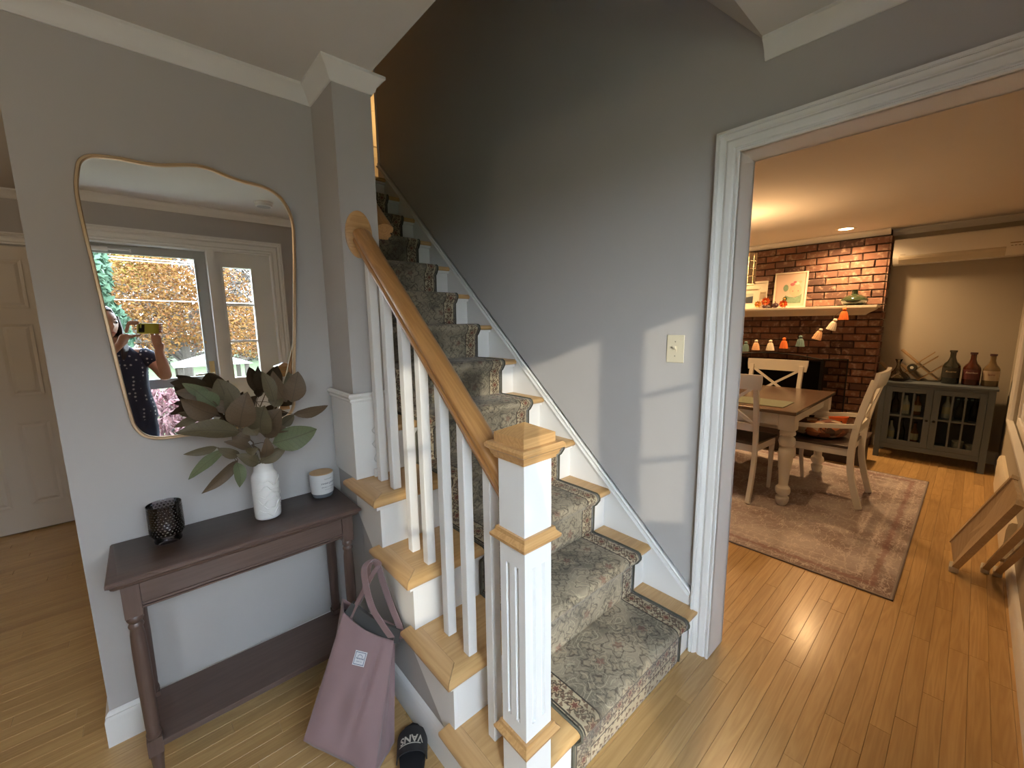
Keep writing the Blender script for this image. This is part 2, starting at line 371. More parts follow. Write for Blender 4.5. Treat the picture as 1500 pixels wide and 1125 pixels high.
# --- front entry seen by the mirror: jambs, sidelights, storm door
S(MB().box(-.985, -.90, FY-.14, FY, 0, 2.13).box(.90, .985, FY-.14, FY, 0, 2.13).box(-.90, .90, FY-.14, FY, 2.04, 2.13).box(.45, .50, FY-.14, FY, 0, 2.04).box(-.50, -.45, FY-.14, FY, 0, 2.04)
  .build('trim_door_frame', white), 'white frame around entry door and sidelights in the mirror', 'trim')
S(casing('trim_casing', [(-.90, FY, 0), (-.90, FY, 2.055), (.90, FY, 2.055), (.90, FY, 0)], (0, 1, 0), white, [(d*1.15, h) for d, h in CAS]), 'white casing around the entry, seen in the mirror', 'trim')
clear = glassmat('window_glass', (.93, .96, .96), .10)
for s in (1, -1):
    a, b = (.552, .752) if s > 0 else (-.752, -.552)
    lo, hi = (.50, .90) if s > 0 else (-.90, -.50)
    m = MB().box(lo, a, FY-.09, FY-.04, 0, 2.04).box(b, hi, FY-.09, FY-.04, 0, 2.04).box(a, b, FY-.09, FY-.04, 0, 1.0).box(a, b, FY-.09, FY-.04, 1.92, 2.04)
    m.box(a-.015, b+.015, FY-.04, FY-.032, .985, 1.0).box(a-.015, b+.015, FY-.04, FY-.032, 1.92, 1.935).box(a-.015, a, FY-.04, FY-.032, 1.0, 1.92).box(b, b+.015, FY-.04, FY-.032, 1.0, 1.92)
    m.box(a-.05, b+.05, FY-.04, FY-.034, .20, .80)
    o = S(m.build('window_%d' % (1 if s > 0 else 2), white), 'narrow three-pane sidelight %s of the storm door in the mirror' % ('right' if s > 0 else 'left'), 'window')
    for i in range(2): MB().box(a, b, FY-.075, FY-.055, 1.30+.307*i, 1.318+.307*i).build('glazing_bar', white, o)
    for i in range(3):
        z0 = (1.0, 1.318, 1.625)[i]; z1 = (1.30, 1.607, 1.92)[i]
        MB().box(a, b, FY-.067, FY-.063, z0, z1).build('pane', clear, o)
alu = mat('storm_door_aluminium', (.46, .47, .46), .4, metal=.3, var=.03)
chrome = mat('polished_metal', (.75, .74, .70), .22, metal=1)
brass = mat('brushed_brass', (.72, .52, .25), .3, metal=1)
dY0, dY1 = FY-.135, FY-.100
sd_ = MB().box(-.45, -.375, dY0, dY1, .02, 2.04).box(.372, .45, dY0, dY1, .02, 2.04).box(-.375, .372, dY0, dY1, 1.975, 2.04).box(-.375, .372, dY0, dY1, .955, 1.03).box(-.375, .372, dY0, dY1, .02, .14)
sd_.box(.372, .385, dY1, dY1+.008, .14, 1.975).box(-.388, -.375, dY1, dY1+.008, .14, 1.975)
sdo = S(sd_.build('door_1', alu, bevel=.002, bseg=1), 'grey aluminium storm door with two glass panels, seen in the mirror', 'door')
MB().box(-.375, .372, dY0+.012, dY0+.017, 1.03, 1.975).build('pane', clear, sdo)
MB().box(-.375, .372, dY0+.012, dY0+.017, .14, .955).build('pane', clear, sdo)
MB().tube([(-.42, dY1+.03, 2.0), (-.12, dY1+.03, 2.0)], .016, 12).tube([(-.12, dY1+.03, 2.0), (.0, dY1+.025, 2.0)], .006, 8).box(-.44, -.42, dY1, dY1+.05, 1.98, 2.02).box(-.005, .005, dY1, dY1+.03, 1.99, 2.01).build('door_closer', white, sdo, smooth=True)
hd = MB().box(.392, .428, dY1, dY1+.008, .93, 1.15).build('handle_plate', brass, sdo, bevel=.003)
MB().tube([(.41, dY1, 1.05), (.41, dY1+.045, 1.05), (.29, dY1+.05, 1.045)], .009, 10).build('lever', chrome, hd, smooth=True)
for z in (1.72, 1.30, .5): MB().box(.378, .392, dY1, dY1+.008, z, z+.02).build('clip', brass, sdo)
S(MB().box(-.98, .98, FY-.16, FY-.0, -.06, .012).build('trim_threshold', oakX), 'oak threshold of the entry', 'trim')

# --- hall closet door (far left)
dc = mat('cream_door_paint', (.62, .57, .50), .45, var=.02)
t = S(MB().box(-1.72, -.33, 4.362, 4.395, .015, 1.985).build('door_2', dc), 'cream panelled closet door at the end of the hall', 'door')
for lx in (-.505, -.965, -1.425):
    for (z0, z1) in ((.20, .79), (.98, 1.47), (1.58, 1.90)):
        for (a, b) in ((lx-.155-.055, lx-.055), (lx+.015, lx+.16)):
            q = .008
            pl = MB()
            pl.add([(a, 4.356, z0), (b, 4.356, z0), (b, 4.356, z1), (a, 4.356, z1), (a+.018, 4.3615, z0+.018), (b-.018, 4.3615, z0+.018), (b-.018, 4.3615, z1-.018), (a+.018, 4.3615, z1-.018),
                    (a+.035, 4.355, z0+.035), (b-.035, 4.355, z0+.035), (b-.035, 4.355, z1-.035), (a+.035, 4.355, z1-.035)],
                   [(0, 1, 5, 4), (1, 2, 6, 5), (2, 3, 7, 6), (3, 0, 4, 7), (4, 5, 9, 8), (5, 6, 10, 9), (6, 7, 11, 10), (7, 4, 8, 11), (8, 9, 10, 11), (0, 4, 4+0, 3)][:9])
            pl.build('door_panel', dc, t)
S(casing('trim_casing', [(-1.73, 4.40, 0), (-1.73, 4.40, 2.0), (-.32, 4.40, 2.0), (-.32, 4.40, 0)][::-1], (0, -1, 0), white), 'casing around the hall closet door', 'trim')
# --- lit panelled door at the head of the stairs
dw = mat('warm_white_door', (.78, .72, .60), .45, var=.02)
t = S(MB().box(1.75, 2.60, 4.605, 4.645, 2.65, 4.72).build('door_3', dw), 'cream panelled door in warm light at the head of the stairs', 'door')
for z0, z1 in ((2.80, 3.26), (3.36, 3.62), (3.72, 4.60)):
    MB().box(1.87, 2.48, 4.596, 4.606, z0, z1).build('door_panel', dw, t, bevel=.007)
S(casing('trim_casing', [(1.73, 4.65, 2.642), (1.73, 4.65, 4.74), (2.62, 4.65, 4.74), (2.62, 4.65, 2.642)][::-1], (0, -1, 0), white), 'casing around the lit upstairs door', 'trim')
# dining window on the right wall
cream_sh = bpy.data.materials.new('cream_added_shade'); cream_sh.use_nodes = True; nt = cream_sh.node_tree; nt.nodes.clear()
_o = N(nt, 'OutputMaterial'); _d = N(nt, 'BsdfDiffuse'); _t = N(nt, 'BsdfTranslucent'); _m = N(nt, 'MixShader'); _d.inputs[0].default_value = (.60, .54, .44, 1); _t.inputs[0].default_value = (.62, .56, .46, 1); _m.inputs[0].default_value = .22
L(nt, _d.outputs[0], _m.inputs[1]); L(nt, _t.outputs[0], _m.inputs[2]); L(nt, _m.outputs[0], _o.inputs[0])
o = S(MB().box(2.6, 5.05, -.34, -.28, .60, .66).box(2.6, 5.05, -.34, -.28, 1.89, 1.95).box(2.6, 2.66, -.34, -.28, .66, 1.89).box(4.99, 5.05, -.34, -.28, .66, 1.89).box(3.80, 3.86, -.34, -.28, .66, 1.89).box(2.66, 4.99, -.33, -.29, 1.26, 1.29).build('window_3', white), 'white dining room window on the right wall', 'window')
MB().box(2.66, 4.99, -.312, -.308, .66, 1.89).build('pane', clear, o)
MB().box(2.66, 4.99, -.300, -.292, .66, 1.89).build('added_window_shade', cream_sh, o)  # unseen shade, added to hold back the daylight from this window
MB().box(2.5, 5.12, -.265, -.228, .60, .622).build('stool', white, o, bevel=.004)
S(casing('trim_casing', [(2.6, -.26, .622), (2.6, -.26, 1.95), (5.05, -.26, 1.95), (5.05, -.26, .622)], (0, 1, 0), white), 'white casing of the dining window', 'trim')

# ================================================================== STAIRS
NT_ = 13
st = thing('staircase', 'white staircase with oak treads rising along the grey wall', 'staircase', (1.1, .713, 0))
TH = .028
for k in range(1, NT_+1):
    y0 = nose_y(k); yb = riser_y(k+1)+.0; z = RISE*k
    if k == 13: yb = y0+.06
    prof = [(y0+.006, z-TH), (y0, z-TH+.007), (y0-.001, z-TH/2), (y0, z-.007), (y0+.007, z), (yb, z), (yb, z-TH)]
    if k <= 4:
        xr = .607
        # main board meets the side return in a mitre at the front corner
        m = MB(); n = len(prof)
        vs = [(xr if p[0] > y0+.05 else xr-.06+(p[0]-y0), p[0], p[1]) for p in prof]
        vs = [((.5485+(p[0]-y0)) if p[0] < y0+.0585 else xr, p[0], p[1]) for p in prof]
        # insert the inner mitre point on the top and bottom
        prof2 = prof[:5]+[(y0+.0585, z)]+prof[5:]+[(y0+.0585, z-TH)]
        n = len(prof2)
        vl = [(.5485+max(0, min(.0585, p[0]-y0)), p[0], p[1]) for p in prof2]
        vr = [(XW-.014, p[0], p[1]) for p in prof2]
        m.add(vl+vr, [tuple(range(n)), tuple(range(2*n-1, n-1, -1))]+[(i, (i+1) % n, n+(i+1) % n, n+i) for i in range(n)])
        m.build('tread', oakX, st, auto=50)
        ye = yb+.034
        pr = [(.547+.006, z-TH), (.547, z-TH+.007), (.546, z-TH/2), (.547, z-.007), (.547+.007, z), (.6065, z), (.6065, z-TH)]
        n = len(pr)
        va = [(p[0], y0+max(0, min(.0595, p[0]-.547))+.0006, p[1]) for p in pr]; vb = [(p[0], ye-(.006 if q in (0, 4) else 0), p[1]) for q, p in enumerate(pr)]
        MB().add(va+vb, [tuple(range(n-1, -1, -1)), tuple(range(n, 2*n))]+[(i, (i+1) % n, n+(i+1) % n, n+i) for i in range(n)]).build('tread_return', oakY, st, auto=50)
        MB().prism([(y0+.016, z-TH-.016), (y0+.034, z-TH-.016), (y0+.034, z-TH), (y0+.014, z-TH)], 'x', .565, XW-.014).build('cove_strip', white, st)
    else:
        MB().prism(prof, 'x', .747 if k > 4 else .60, XW-.014).build('tread', oakX, st, auto=50)
        MB().prism([(y0+.016, z-TH-.016), (y0+.034, z-TH-.016), (y0+.034, z-TH), (y0+.014, z-TH)], 'x', .747, XW-.014).build('cove_strip', white, st)
for k in range(1, NT_+1):
    yr = riser_y(k); x0 = .5996 if k <= 4 else .747
    MB().box(x0, XW-.014, yr, yr+.016, RISE*(k-1)+(0 if k == 1 else .0005), RISE*k-TH-.0005).build('riser', white, st)
# open-side stringer: stepped on top, sloping below
poly = [(riser_y(1), 0)]
for k in range(1, 5):
    poly += [(riser_y(k), RISE*k-TH-.001), (riser_y(k+1), RISE*k-TH-.001)]
poly[-1] = (1.6255, poly[-1][1])
sb = lambda y: .211+.84*(y-1.067)
poly += [(1.6255, sb(1.6255)), (.825, .008), (.825, 0)]
MB().prism(poly, 'x', .585, .5995).build('stringer', white, st)
MB().prism([(riser_y(1)+.0165, 0), (.83, 0), (.83, .17), (riser_y(1)+.0165, .17)], 'x', .600, .62).build('stringer_block', white, st)
# wall skirt with its sloping cap
def nl(y): return RISE+.8896*(y-nose_y(1))
ya = .7045; yb_ = 3.54
sk = [(ya, 0.0), (ya, nl(ya)+.045), (yb_, nl(yb_)+.045), (yb_, 2.2), (3.0, 1.9), (1.4, .45), (.95, 0)]
MB().prism(sk, 'x', XW-.013, XW-.0005).build('skirt_board', white, st)
CAPP = [(0, 0), (0, .018), (.004, .024), (.010, .024), (.014, .018), (.015, .013), (.019, .013), (.020, .018), (.024, .027), (.031, .027), (.035, .020), (.036, 0)]
MB().sweep([(-d, h) for d, h in CAPP], [(XW-.0005, ya, nl(ya)+.045), (XW-.0005, yb_, nl(yb_)+.045)], up=(-1, 0, 0)).build('skirt_cap', white, st, auto=20)
# white base block wrapping the pier above the fourth tread, with moulded top
pb = MB().prism([(.585, 1.6125), (.744, 1.6125), (.744, 1.6265), (.5995, 1.6265), (.5995, 1.845), (.585, 1.845)], 'z', RISE*4+.001, 1.135)
tag(pb.build('pier_panel', white, bevel=.001, bseg=1), 'white wainscot panel wrapped around the foot of the pier', 'wall panel', kind='structure')
PC = [(0, 0), (.006, .002), (.009, .008), (.006, .014), (.012, .018), (.016, .026), (.012, .034), (0, .036)]
tag(MB().sweep(PC, [(.586, 1.848, 1.132), (.586, 1.6125, 1.132), (.7445, 1.6125, 1.132)]).build('trim_cap', white, auto=35), 'white moulded cap of the pier wainscot', 'trim', kind='structure')

# --- carpet runner
rm, nt, b = NT('persian_runner')
uvn = N(nt, 'UVMap'); sp = N(nt, 'SeparateXYZ'); L(nt, uvn.outputs[0], sp.inputs[0])
au = mth(nt, 'ABSOLUTE', sp.outputs['X'])
nz = N(nt, 'TexNoise'); nz.inputs['Scale'].default_value = 14; nz.inputs['Detail'].default_value = 3; L(nt, uvn.outputs[0], nz.inputs[0])
wp = N(nt, 'VectorMath', operation='MULTIPLY_ADD'); L(nt, nz.outputs['Color'], wp.inputs[0]); wp.inputs[1].default_value = (.07, .07, .07); L(nt, uvn.outputs[0], wp.inputs[2])
def vor(scale, feat='F1', src=None):
    v = N(nt, 'TexVoronoi', feature=feat); v.inputs['Scale'].default_value = scale; L(nt, src or wp.outputs[0], v.inputs[0]); return v
def step(x, a, b2, inv=False):
    n = N(nt, 'MapRange'); n.interpolation_type = 'SMOOTHSTEP'; n.inputs[1].default_value = a; n.inputs[2].default_value = b2
    if inv: n.inputs[3].default_value = 1; n.inputs[4].default_value = 0
    L(nt, x, n.inputs[0]); return n.outputs[0]
# field: olive ground with cream scrolls, dark-outlined rosettes and fine tracery
def rosette(x, y, R_, n_, ph=0.0, amp=.28):
    r_ = mth(nt, 'SQRT', mth(nt, 'ADD', mth(nt, 'MULTIPLY', x, x), mth(nt, 'MULTIPLY', y, y)))
    th = mth(nt, 'ARCTAN2', y, x)
    return mth(nt, 'DIVIDE', r_, mth(nt, 'MULTIPLY', mth(nt, 'ADD', 1.0, mth(nt, 'MULTIPLY', mth(nt, 'COSINE', mth(nt, 'ADD', mth(nt, 'MULTIPLY', th, n_), ph)), amp)), R_))
def line(d, at_, w_): return step(mth(nt, 'ABSOLUTE', mth(nt, 'SUBTRACT', d, at_)), w_*.4, w_, True)
def cellflowers(scale, R_, n_, src, rnd=.55):
    v = N(nt, 'TexVoronoi'); v.inputs['Scale'].default_value = scale; v.inputs['Randomness'].default_value = rnd; L(nt, src, v.inputs[0])
    sb2 = N(nt, 'VectorMath', operation='SUBTRACT'); L(nt, src, sb2.inputs[0]); L(nt, v.outputs['Position'], sb2.inputs[1])
    s3 = N(nt, 'SeparateXYZ'); L(nt, sb2.outputs[0], s3.inputs[0]); return rosette(s3.outputs['X'], s3.outputs['Y'], R_, n_), v
n0 = N(nt, 'TexNoise'); n0.inputs['Scale'].default_value = 5; n0.inputs['Detail'].default_value = 5; L(nt, uvn.outputs[0], n0.inputs[0])
soft = N(nt, 'VectorMath', operation='MULTIPLY_ADD'); L(nt, nz.outputs['Color'], soft.inputs[0]); soft.inputs[1].default_value = (.022, .022, .022); L(nt, uvn.outputs[0], soft.inputs[2]); SV = soft.outputs[0]
field = mixc(nt, step(n0.outputs[0], .38, .62), (.170, .147, .108), (.32, .27, .195))
# vine scrolls: stacked rings around scattered centres
d1, v1 = cellflowers(6.2, .050, 5.0, SV)
for at_, w_, f_, c_ in ((2.25, .10, .55, (.46, .40, .28)), (1.72, .07, .45, (.44, .37, .26)), (1.0, .10, .62, (.06, .046, .036)), (.55, .12, .5, (.42, .34, .23))):
    field = mixc(nt, mth(nt, 'MULTIPLY', line(d1, at_, w_), f_), field, c_)
field = mixc(nt, mth(nt, 'MULTIPLY', step(d1, .24, .38, True), .6), field, (.20, .085, .06))
offv = N(nt, 'VectorMath', operation='ADD'); L(nt, SV, offv.inputs[0]); offv.inputs[1].default_value = (.37, .71, .2)
d2, v2 = cellflowers(15, .017, 4.0, offv.outputs[0], .9)
field = mixc(nt, mth(nt, 'MULTIPLY', line(d2, 1.0, .20), .50), field, (.055, .042, .032)); field = mixc(nt, mth(nt, 'MULTIPLY', step(d2, .5, .7, True), .35), field, (.40, .33, .22))
field = mixc(nt, mth(nt, 'MULTIPLY', line(d2, 1.75, .12), .4), field, (.44, .38, .27))
e2 = vor(24, 'DISTANCE_TO_EDGE'); field = mixc(nt, mth(nt, 'MULTIPLY', step(e2.outputs[0], .006, .022, True), .40), field, (.42, .36, .26))
# borders: straw ground, a rosette chain, a waving vine and small leaves
def border(across, along, per_=.082):
    fr_ = mth(nt, 'MULTIPLY', mth(nt, 'SUBTRACT', mth(nt, 'FRACT', mth(nt, 'DIVIDE', along, per_)), .5), per_)
    c_ = mixc(nt, step(n0.outputs[0], .35, .65), (.40, .33, .215), (.52, .43, .29))
    vine = mth(nt, 'SUBTRACT', across, mth(nt, 'MULTIPLY', mth(nt, 'SINE', mth(nt, 'MULTIPLY', along, 2*pi/per_)), .020))
    c_ = mixc(nt, mth(nt, 'MULTIPLY', line(vine, 0.0, .0042), .9), c_, (.12, .10, .065))
    dl, _v = cellflowers(38, .0085, 3.0, offv.outputs[0], .8)
    c_ = mixc(nt, mth(nt, 'MULTIPLY', step(dl, .75, .95, True), .85), c_, (.13, .075, .050))
    dr = rosette(across, fr_, .0215, 6.0); c_ = mixc(nt, step(dr, .95, 1.08, True), c_, (.085, .060, .042)); c_ = mixc(nt, step(dr, .72, .82, True), c_, (.36, .26, .16)); c_ = mixc(nt, step(dr, .38, .50, True), c_, (.17, .065, .045))
    fr2 = mth(nt, 'MULTIPLY', mth(nt, 'SUBTRACT', mth(nt, 'FRACT', mth(nt, 'ADD', mth(nt, 'DIVIDE', along, per_), .5)), .5), per_)
    dr2 = rosette(across, fr2, .0125, 4.0, .8); c_ = mixc(nt, mth(nt, 'MULTIPLY', line(dr2, 1.0, .25), .9), c_, (.10, .065, .045))
    return c_
bord = border(mth(nt, 'SUBTRACT', au, .2955), sp.outputs['Y'])
bordx = border(mth(nt, 'SUBTRACT', sp.outputs['Y'], .105), sp.outputs['X'], .066)
isb = step(au, .2565, .2585); col = mixc(nt, isb, field, bord)
for c0, wd in ((.2575, .0035), (.333, .004)):
    ln = mth(nt, 'ABSOLUTE', mth(nt, 'SUBTRACT', au, c0)); col = mixc(nt, step(ln, wd*.5, wd, True), col, (.045, .038, .03))
col = mixc(nt, step(au, .337, .339), col, (.09, .085, .065))
lowb = step(sp.outputs['Y'], .195, .198, True); mid = mth(nt, 'MULTIPLY', lowb, mth(nt, 'SUBTRACT', 1.0, isb))
col = mixc(nt, mid, col, bordx)
for c0 in (.1965, .150, .060):
    ln = mth(nt, 'ABSOLUTE', mth(nt, 'SUBTRACT', sp.outputs['Y'], c0)); col = mixc(nt, mth(nt, 'MULTIPLY', step(ln, .0015, .003, True), mth(nt, 'SUBTRACT', 1.0, isb)), col, (.045, .038, .03))
# dark blotches scattered over the runner
nw = N(nt, 'TexNoise'); nw.inputs['Scale'].default_value = 3.2; nw.inputs['Detail'].default_value = 2; L(nt, uvn.outputs[0], nw.inputs[0])
col = mixc(nt, mth(nt, 'MULTIPLY', step(nw.outputs[0], .52, .68), .65), col, (.075, .062, .045))
pile = N(nt, 'TexNoise'); pile.inputs['Scale'].default_value = 420; L(nt, uvn.outputs[0], pile.inputs[0])
col = mixc(nt, .5, col, mixc(nt, pile.outputs[0], (.35, .35, .35), (.65, .65, .65)), 'OVERLAY')
L(nt, col, b.inputs['Base Color']); b.inputs['Roughness'].default_value = .95; b.inputs['Sheen Weight'].default_value = .15; b.inputs['Specular IOR Level'].default_value = .15
bp = N(nt, 'Bump'); bp.inputs[0].default_value = .5; bp.inputs[1].default_value = .003; L(nt, pile.outputs[0], bp.inputs[2]); L(nt, bp.outputs[0], b.inputs['Normal'])
edge = mat('runner_binding', (.10, .095, .07), .9, bump=.5, bscale=300)
def runner_path():
    p = []; t = .009
    for k in range(1, 14):
        yr = riser_y(k)-t; yn = nose_y(k)-t; z = RISE*k
        zb = RISE*(k-1)+(.002 if k == 1 else t)
        p.append((yr-.000, zb)); p.append((yr-.002, zb+.02)); p.append((yr-.004, z-TH-.030)); p.append((yn+.017, z-TH-.019))
        p += [(yn+.004, z-TH+.000), (yn-.001, z-TH+.008), (yn-.002, z-.010), (yn+.004, z+t-.006), (yn+.016, z+t)]
        yn2 = riser_y(k+1)-t
        if k < 13: p += [((yn+yn2)/2, z+t+.001), (yn2-.014, z+t), (yn2-.004, z+t+.002)]
        else: p += [(yn+.08, z+t)]
    return p
RP = runner_path(); RX0, RX1 = .862, 1.555; RC = (RX0+RX1)/2
bm = bmesh.new(); uvl = bm.loops.layers.uv.new('UVMap')
nx = 24; s_ = 0; ss = [0]
for a, c in zip(RP, RP[1:]): s_ += math.dist(a, c); ss.append(s_)
grid = []
for i, (yy, zz) in enumerate(RP):
    row = []
    for j in range(nx+1):
        x = RX0+(RX1-RX0)*j/nx; edr = .004 if j in (0, nx) else 0
        row.append(bm.verts.new((x, yy+(edr*.6), zz-edr)))
    grid.append(row)
for i in range(len(RP)-1):
    for j in range(nx):
        f = bm.faces.new((grid[i][j], grid[i][j+1], grid[i+1][j+1], grid[i+1][j])); f.smooth = True
        for lp, (ii, jj) in zip(f.loops, ((i, j), (i, j+1), (i+1, j+1), (i+1, j))): lp[uvl].uv = (RX0+(RX1-RX0)*jj/nx-RC, ss[ii])
me = bpy.data.meshes.new('stair_runner'); bm.to_mesh(me); bm.free(); me.materials.append(rm)
run = bpy.data.objects.new('stair_runner', me); COL.objects.link(run)
tag(run, 'worn olive and beige Persian style carpet runner laid down the stairs', 'carpet')
md = run.modifiers.new('s', 'SOLIDIFY'); md.thickness = .0075; md.offset = -1
for x in (RX0-.001, RX1+.001):
    MB().tube([(x, a, c-.003) for a, c in RP], .0042, 6, up=(1, 0, 0)).build('binding', edge, run, smooth=True)

# ================================================================== RAILING
rl = thing('stair_railing', 'oak handrail on square white balusters with fluted newel post', 'railing', (.668, .708, 0))
def hexprof(w_, h_):  # moulded handrail section
    half = [(.30, -.5), (.36, -.47), (.36, -.34), (.44, -.28), (.47, -.20), (.43, -.12), (.36, -.08), (.37, -.02), (.47, .02), (.50, .12), (.485, .24), (.42, .36), (.28, .45), (.12, .5)]
    return [(-a*w_, b2*h_) for a, b2 in half]+[(a*w_, b2*h_) for a, b2 in half[::-1]]
def rail_z(y): return 1.785+.8896*(y-1.627)
RXc = .668
MB().sweep(hexprof(.068, .066), [(RXc, .752, rail_z(.752)), (RXc, 1.6145, rail_z(1.6145))]).build('handrail', oakR, rl, auto=30)
rs = MB()
pr = []
for i in range(32):
    a = 2*pi*i/32; pr.append((RXc-.004+.052*cos(a), 1.780+.088*sin(a)))
pi_ = [(RXc-.004+.042*cos(2*pi*i/32), 1.780+.076*sin(2*pi*i/32)) for i in range(32)]
vs = [(p[0], 1.6265, p[1]) for p in pr]+[(p[0], 1.619, p[1]) for p in pr]+[(p[0], 1.6145, p[1]) for p in pi_]
fs = [(i, (i+1) % 32, 32+(i+1) % 32, 32+i) for i in range(32)]+[(32+i, 32+(i+1) % 32, 64+(i+1) % 32, 64+i) for i in range(32)]+[tuple(range(64, 96)), tuple(range(31, -1, -1))]
rs.add(vs, fs).build('rosette', oakN, rl, auto=35)
for k, y in ((1, .830), (2, .950), (2, 1.065), (3, 1.182), (3, 1.291), (4, 1.418), (4, 1.531)):
    yy = y; z0 = RISE*k
    def top(q): return rail_z(q)-.031*1.338+.004
    a, c2 = .652, .684
    m = MB().add([(a, yy, z0), (c2, yy, z0), (c2, yy+.032, z0), (a, yy+.032, z0), (a, yy, top(yy)), (c2, yy, top(yy)), (c2, yy+.032, top(yy+.032)), (a, yy+.032, top(yy+.032))],
                 [(0, 3, 2, 1), (4, 5, 6, 7), (0, 1, 5, 4), (1, 2, 6, 5), (2, 3, 7, 6), (3, 0, 4, 7)])
    m.build('baluster', white, rl, bevel=.002, bseg=1)
# newel: box post with raised-edge flutes, three oak collars and a pyramid cap
NX0, NX1, NY0, NY1 = .622, .714, .662, .754
def newel_post():
    m = MB().box(NX0, NX1, NY0, NY1, 0, .41).box(NX0, NX1, NY0, NY1, .845, 1.12)
    z0, z1 = .41, .845; d = .009; W = NX1-NX0
    side = [(0, 0), (.023, 0), (.026, d), (.033, d), (.036, 0), (.056, 0), (.059, d), (.066, d), (.069, 0)]
    pl = []
    for q in range(4):
        for a, b2 in side:
            if q == 0: pl.append((NX0+a, NY0+b2))
            if q == 1: pl.append((NX1-b2, NY0+a))
            if q == 2: pl.append((NX1-a, NY1-b2))
            if q == 3: pl.append((NX0+b2, NY1-a))
    m.prism(pl, 'z', z0, z1)
    return m
po = newel_post().build('newel_post', white, rl)
def collar(z, prof, name='collar'):
    pts = [(NX0, NY0), (NX1, NY0), (NX1, NY1), (NX0, NY1)]
    return MB().sweep(prof, [(x, y, z) for x, y in pts], closed=True).build(name, oakN, po, auto=30)
CP = [(-.002, 0), (.010, 0), (.018, .008), (.019, .015), (.013, .021), (.009, .025), (.007, .034), (-.002, .034)]
collar(.335, CP); collar(.898, CP)
collar(1.113, [(-.002, 0), (.008, 0), (.009, .006), (.012, .008), (.016, .020), (.024, .026), (.025, .034), (.020, .040), (-.002, .040)], 'cap_moulding')
q = .007
cp = MB().box(NX0-q, NX1+q, NY0-q, NY1+q, 1.150, 1.176)
c4 = [(NX0-q, NY0-q), (NX1+q, NY0-q), (NX1+q, NY1+q), (NX0-q, NY1+q)]
cp.add([(x, y, 1.176) for x, y in c4]+[(.668, .708, 1.200)], [(0, 1, 4), (1, 2, 4), (2, 3, 4), (3, 0, 4)])
cp.build('cap', oakN, po)
# wall handrail of the upper flight
t = thing('wall_handrail', 'moulded oak handrail fixed to the wall of the upper stair flight', 'handrail', (.79, 1.67, 1.7))
MB().sweep(hexprof(.072, .070), [(.784, 1.655, 1.812), (.784, 3.35, 1.812+.8896*1.695)]).build('handrail', oakR, t, auto=30)
for yy in (1.95, 2.6, 3.2):
    z = 1.805+.8896*(yy-1.655)
    MB().tube([(.7455, yy, z-.07), (.775, yy, z-.07), (.785, yy, z-.03)], .007, 8).build('bracket', brass, t, smooth=True)
# thin cord hanging behind the first baluster and its small white plug
cordm = mat('white_cord_plastic', (.62, .62, .60), .4)
pts = [(.668+.012*sin(i*1.25), 1.600-.006*cos(i*1.7), .845+.012*i) for i in range(17)]
t = thing('string_light_cord', 'thin white cord curling down to a plug on the fourth tread', 'cord', (.668, 1.60, .813))
MB().tube(pts, .0016, 6).build('cord', cordm, t, smooth=True)
MB().box(.655, .677, 1.592, 1.608, .813, .847).build('plug', white, t, bevel=.003)

# ================================================================== CONSOLE TABLE
ct = thing('console_table', 'dark brown console table with turned legs and lower shelf under the mirror', 'table', (.21, 1.71, 0))
TX0, TX1, TY0, TY1, TZ = -.157, .574, 1.556, 1.856, .72
tpp = [(0, -.030), (.010, -.030), (.016, -.024), (.018, -.018), (.026, -.012), (.026, -.004), (.022, 0), (0, 0)]
tp = MB().box(TX0+.026, TX1-.026, TY0+.026, TY1, TZ-.03, TZ)
tp.sweep([(d-.006, h) for d, h in tpp], [(TX0+.02, TY1, TZ), (TX0+.02, TY0+.02, TZ), (TX1-.02, TY0+.02, TZ), (TX1-.02, TY1, TZ)], )
tp.build('tabletop', brown, ct, auto=25)
AX0, AX1, AY0, AY1 = TX0+.028, TX1-.028, TY0+.026, TY1-.016
def leg(cx, cy, zt, name='leg', m=brownZ, par=ct, s=1.0):
    b2 = .0205*s
    mb = MB().box(cx-b2, cx+b2, cy-b2, cy+b2, zt-.105, zt)
    P_ = [(.016, zt-.105), (.019, zt-.110), (.0205, zt-.118), (.017, zt-.126), (.014, zt-.130), (.0185, zt-.138), (.0185, zt-.142), (.015, zt-.150), (.0175, zt-.170), (.0190, zt-.22), (.0195, zt-.30), (.0175, .20), (.0165, .182), (.019, .176), (.019, .168), (.0165, .160)]
    mb.lathe([(r*s, z) for r, z in P_][::-1], (cx, cy, 0), 20)
    mb.box(cx-b2*.92, cx+b2*.92, cy-b2*.92, cy+b2*.92, .105, .160)
    mb.lathe([(r*s, z) for r, z in [(.011, 0), (.0115, .01), (.0165, .085), (.0185, .095), (.016, .105)]], (cx, cy, 0), 20)
    return mb.build(name, m, par, auto=40)
ZL = TZ-.030
for cx in (AX0+.0205, AX1-.0205):
    for cy in (AY0+.0205, AY1-.0205): leg(cx, cy, ZL)
ap = MB().box(AX0+.041, AX1-.041, AY0+.004, AY0+.018, ZL-.082, ZL).box(AX0+.041, AX1-.041, AY0-.001, AY0+.004, ZL-.076, ZL-.068).box(AX0+.041, AX1-.041, AY0-.003, AY0+.006, ZL-.084, ZL-.078)
ap.box(AX0+.041, AX1-.041, AY1-.018, AY1-.004, ZL-.08, ZL).build('apron', brown, ct, bevel=.0015, bseg=1)
for a_, b_ in ((AX0+.004, AX0+.018), (AX1-.018, AX1-.004)): MB().box(a_, b_, AY0+.041, AY1-.041, ZL-.082, ZL).build('side_apron', brown, ct, bevel=.0015, bseg=1)
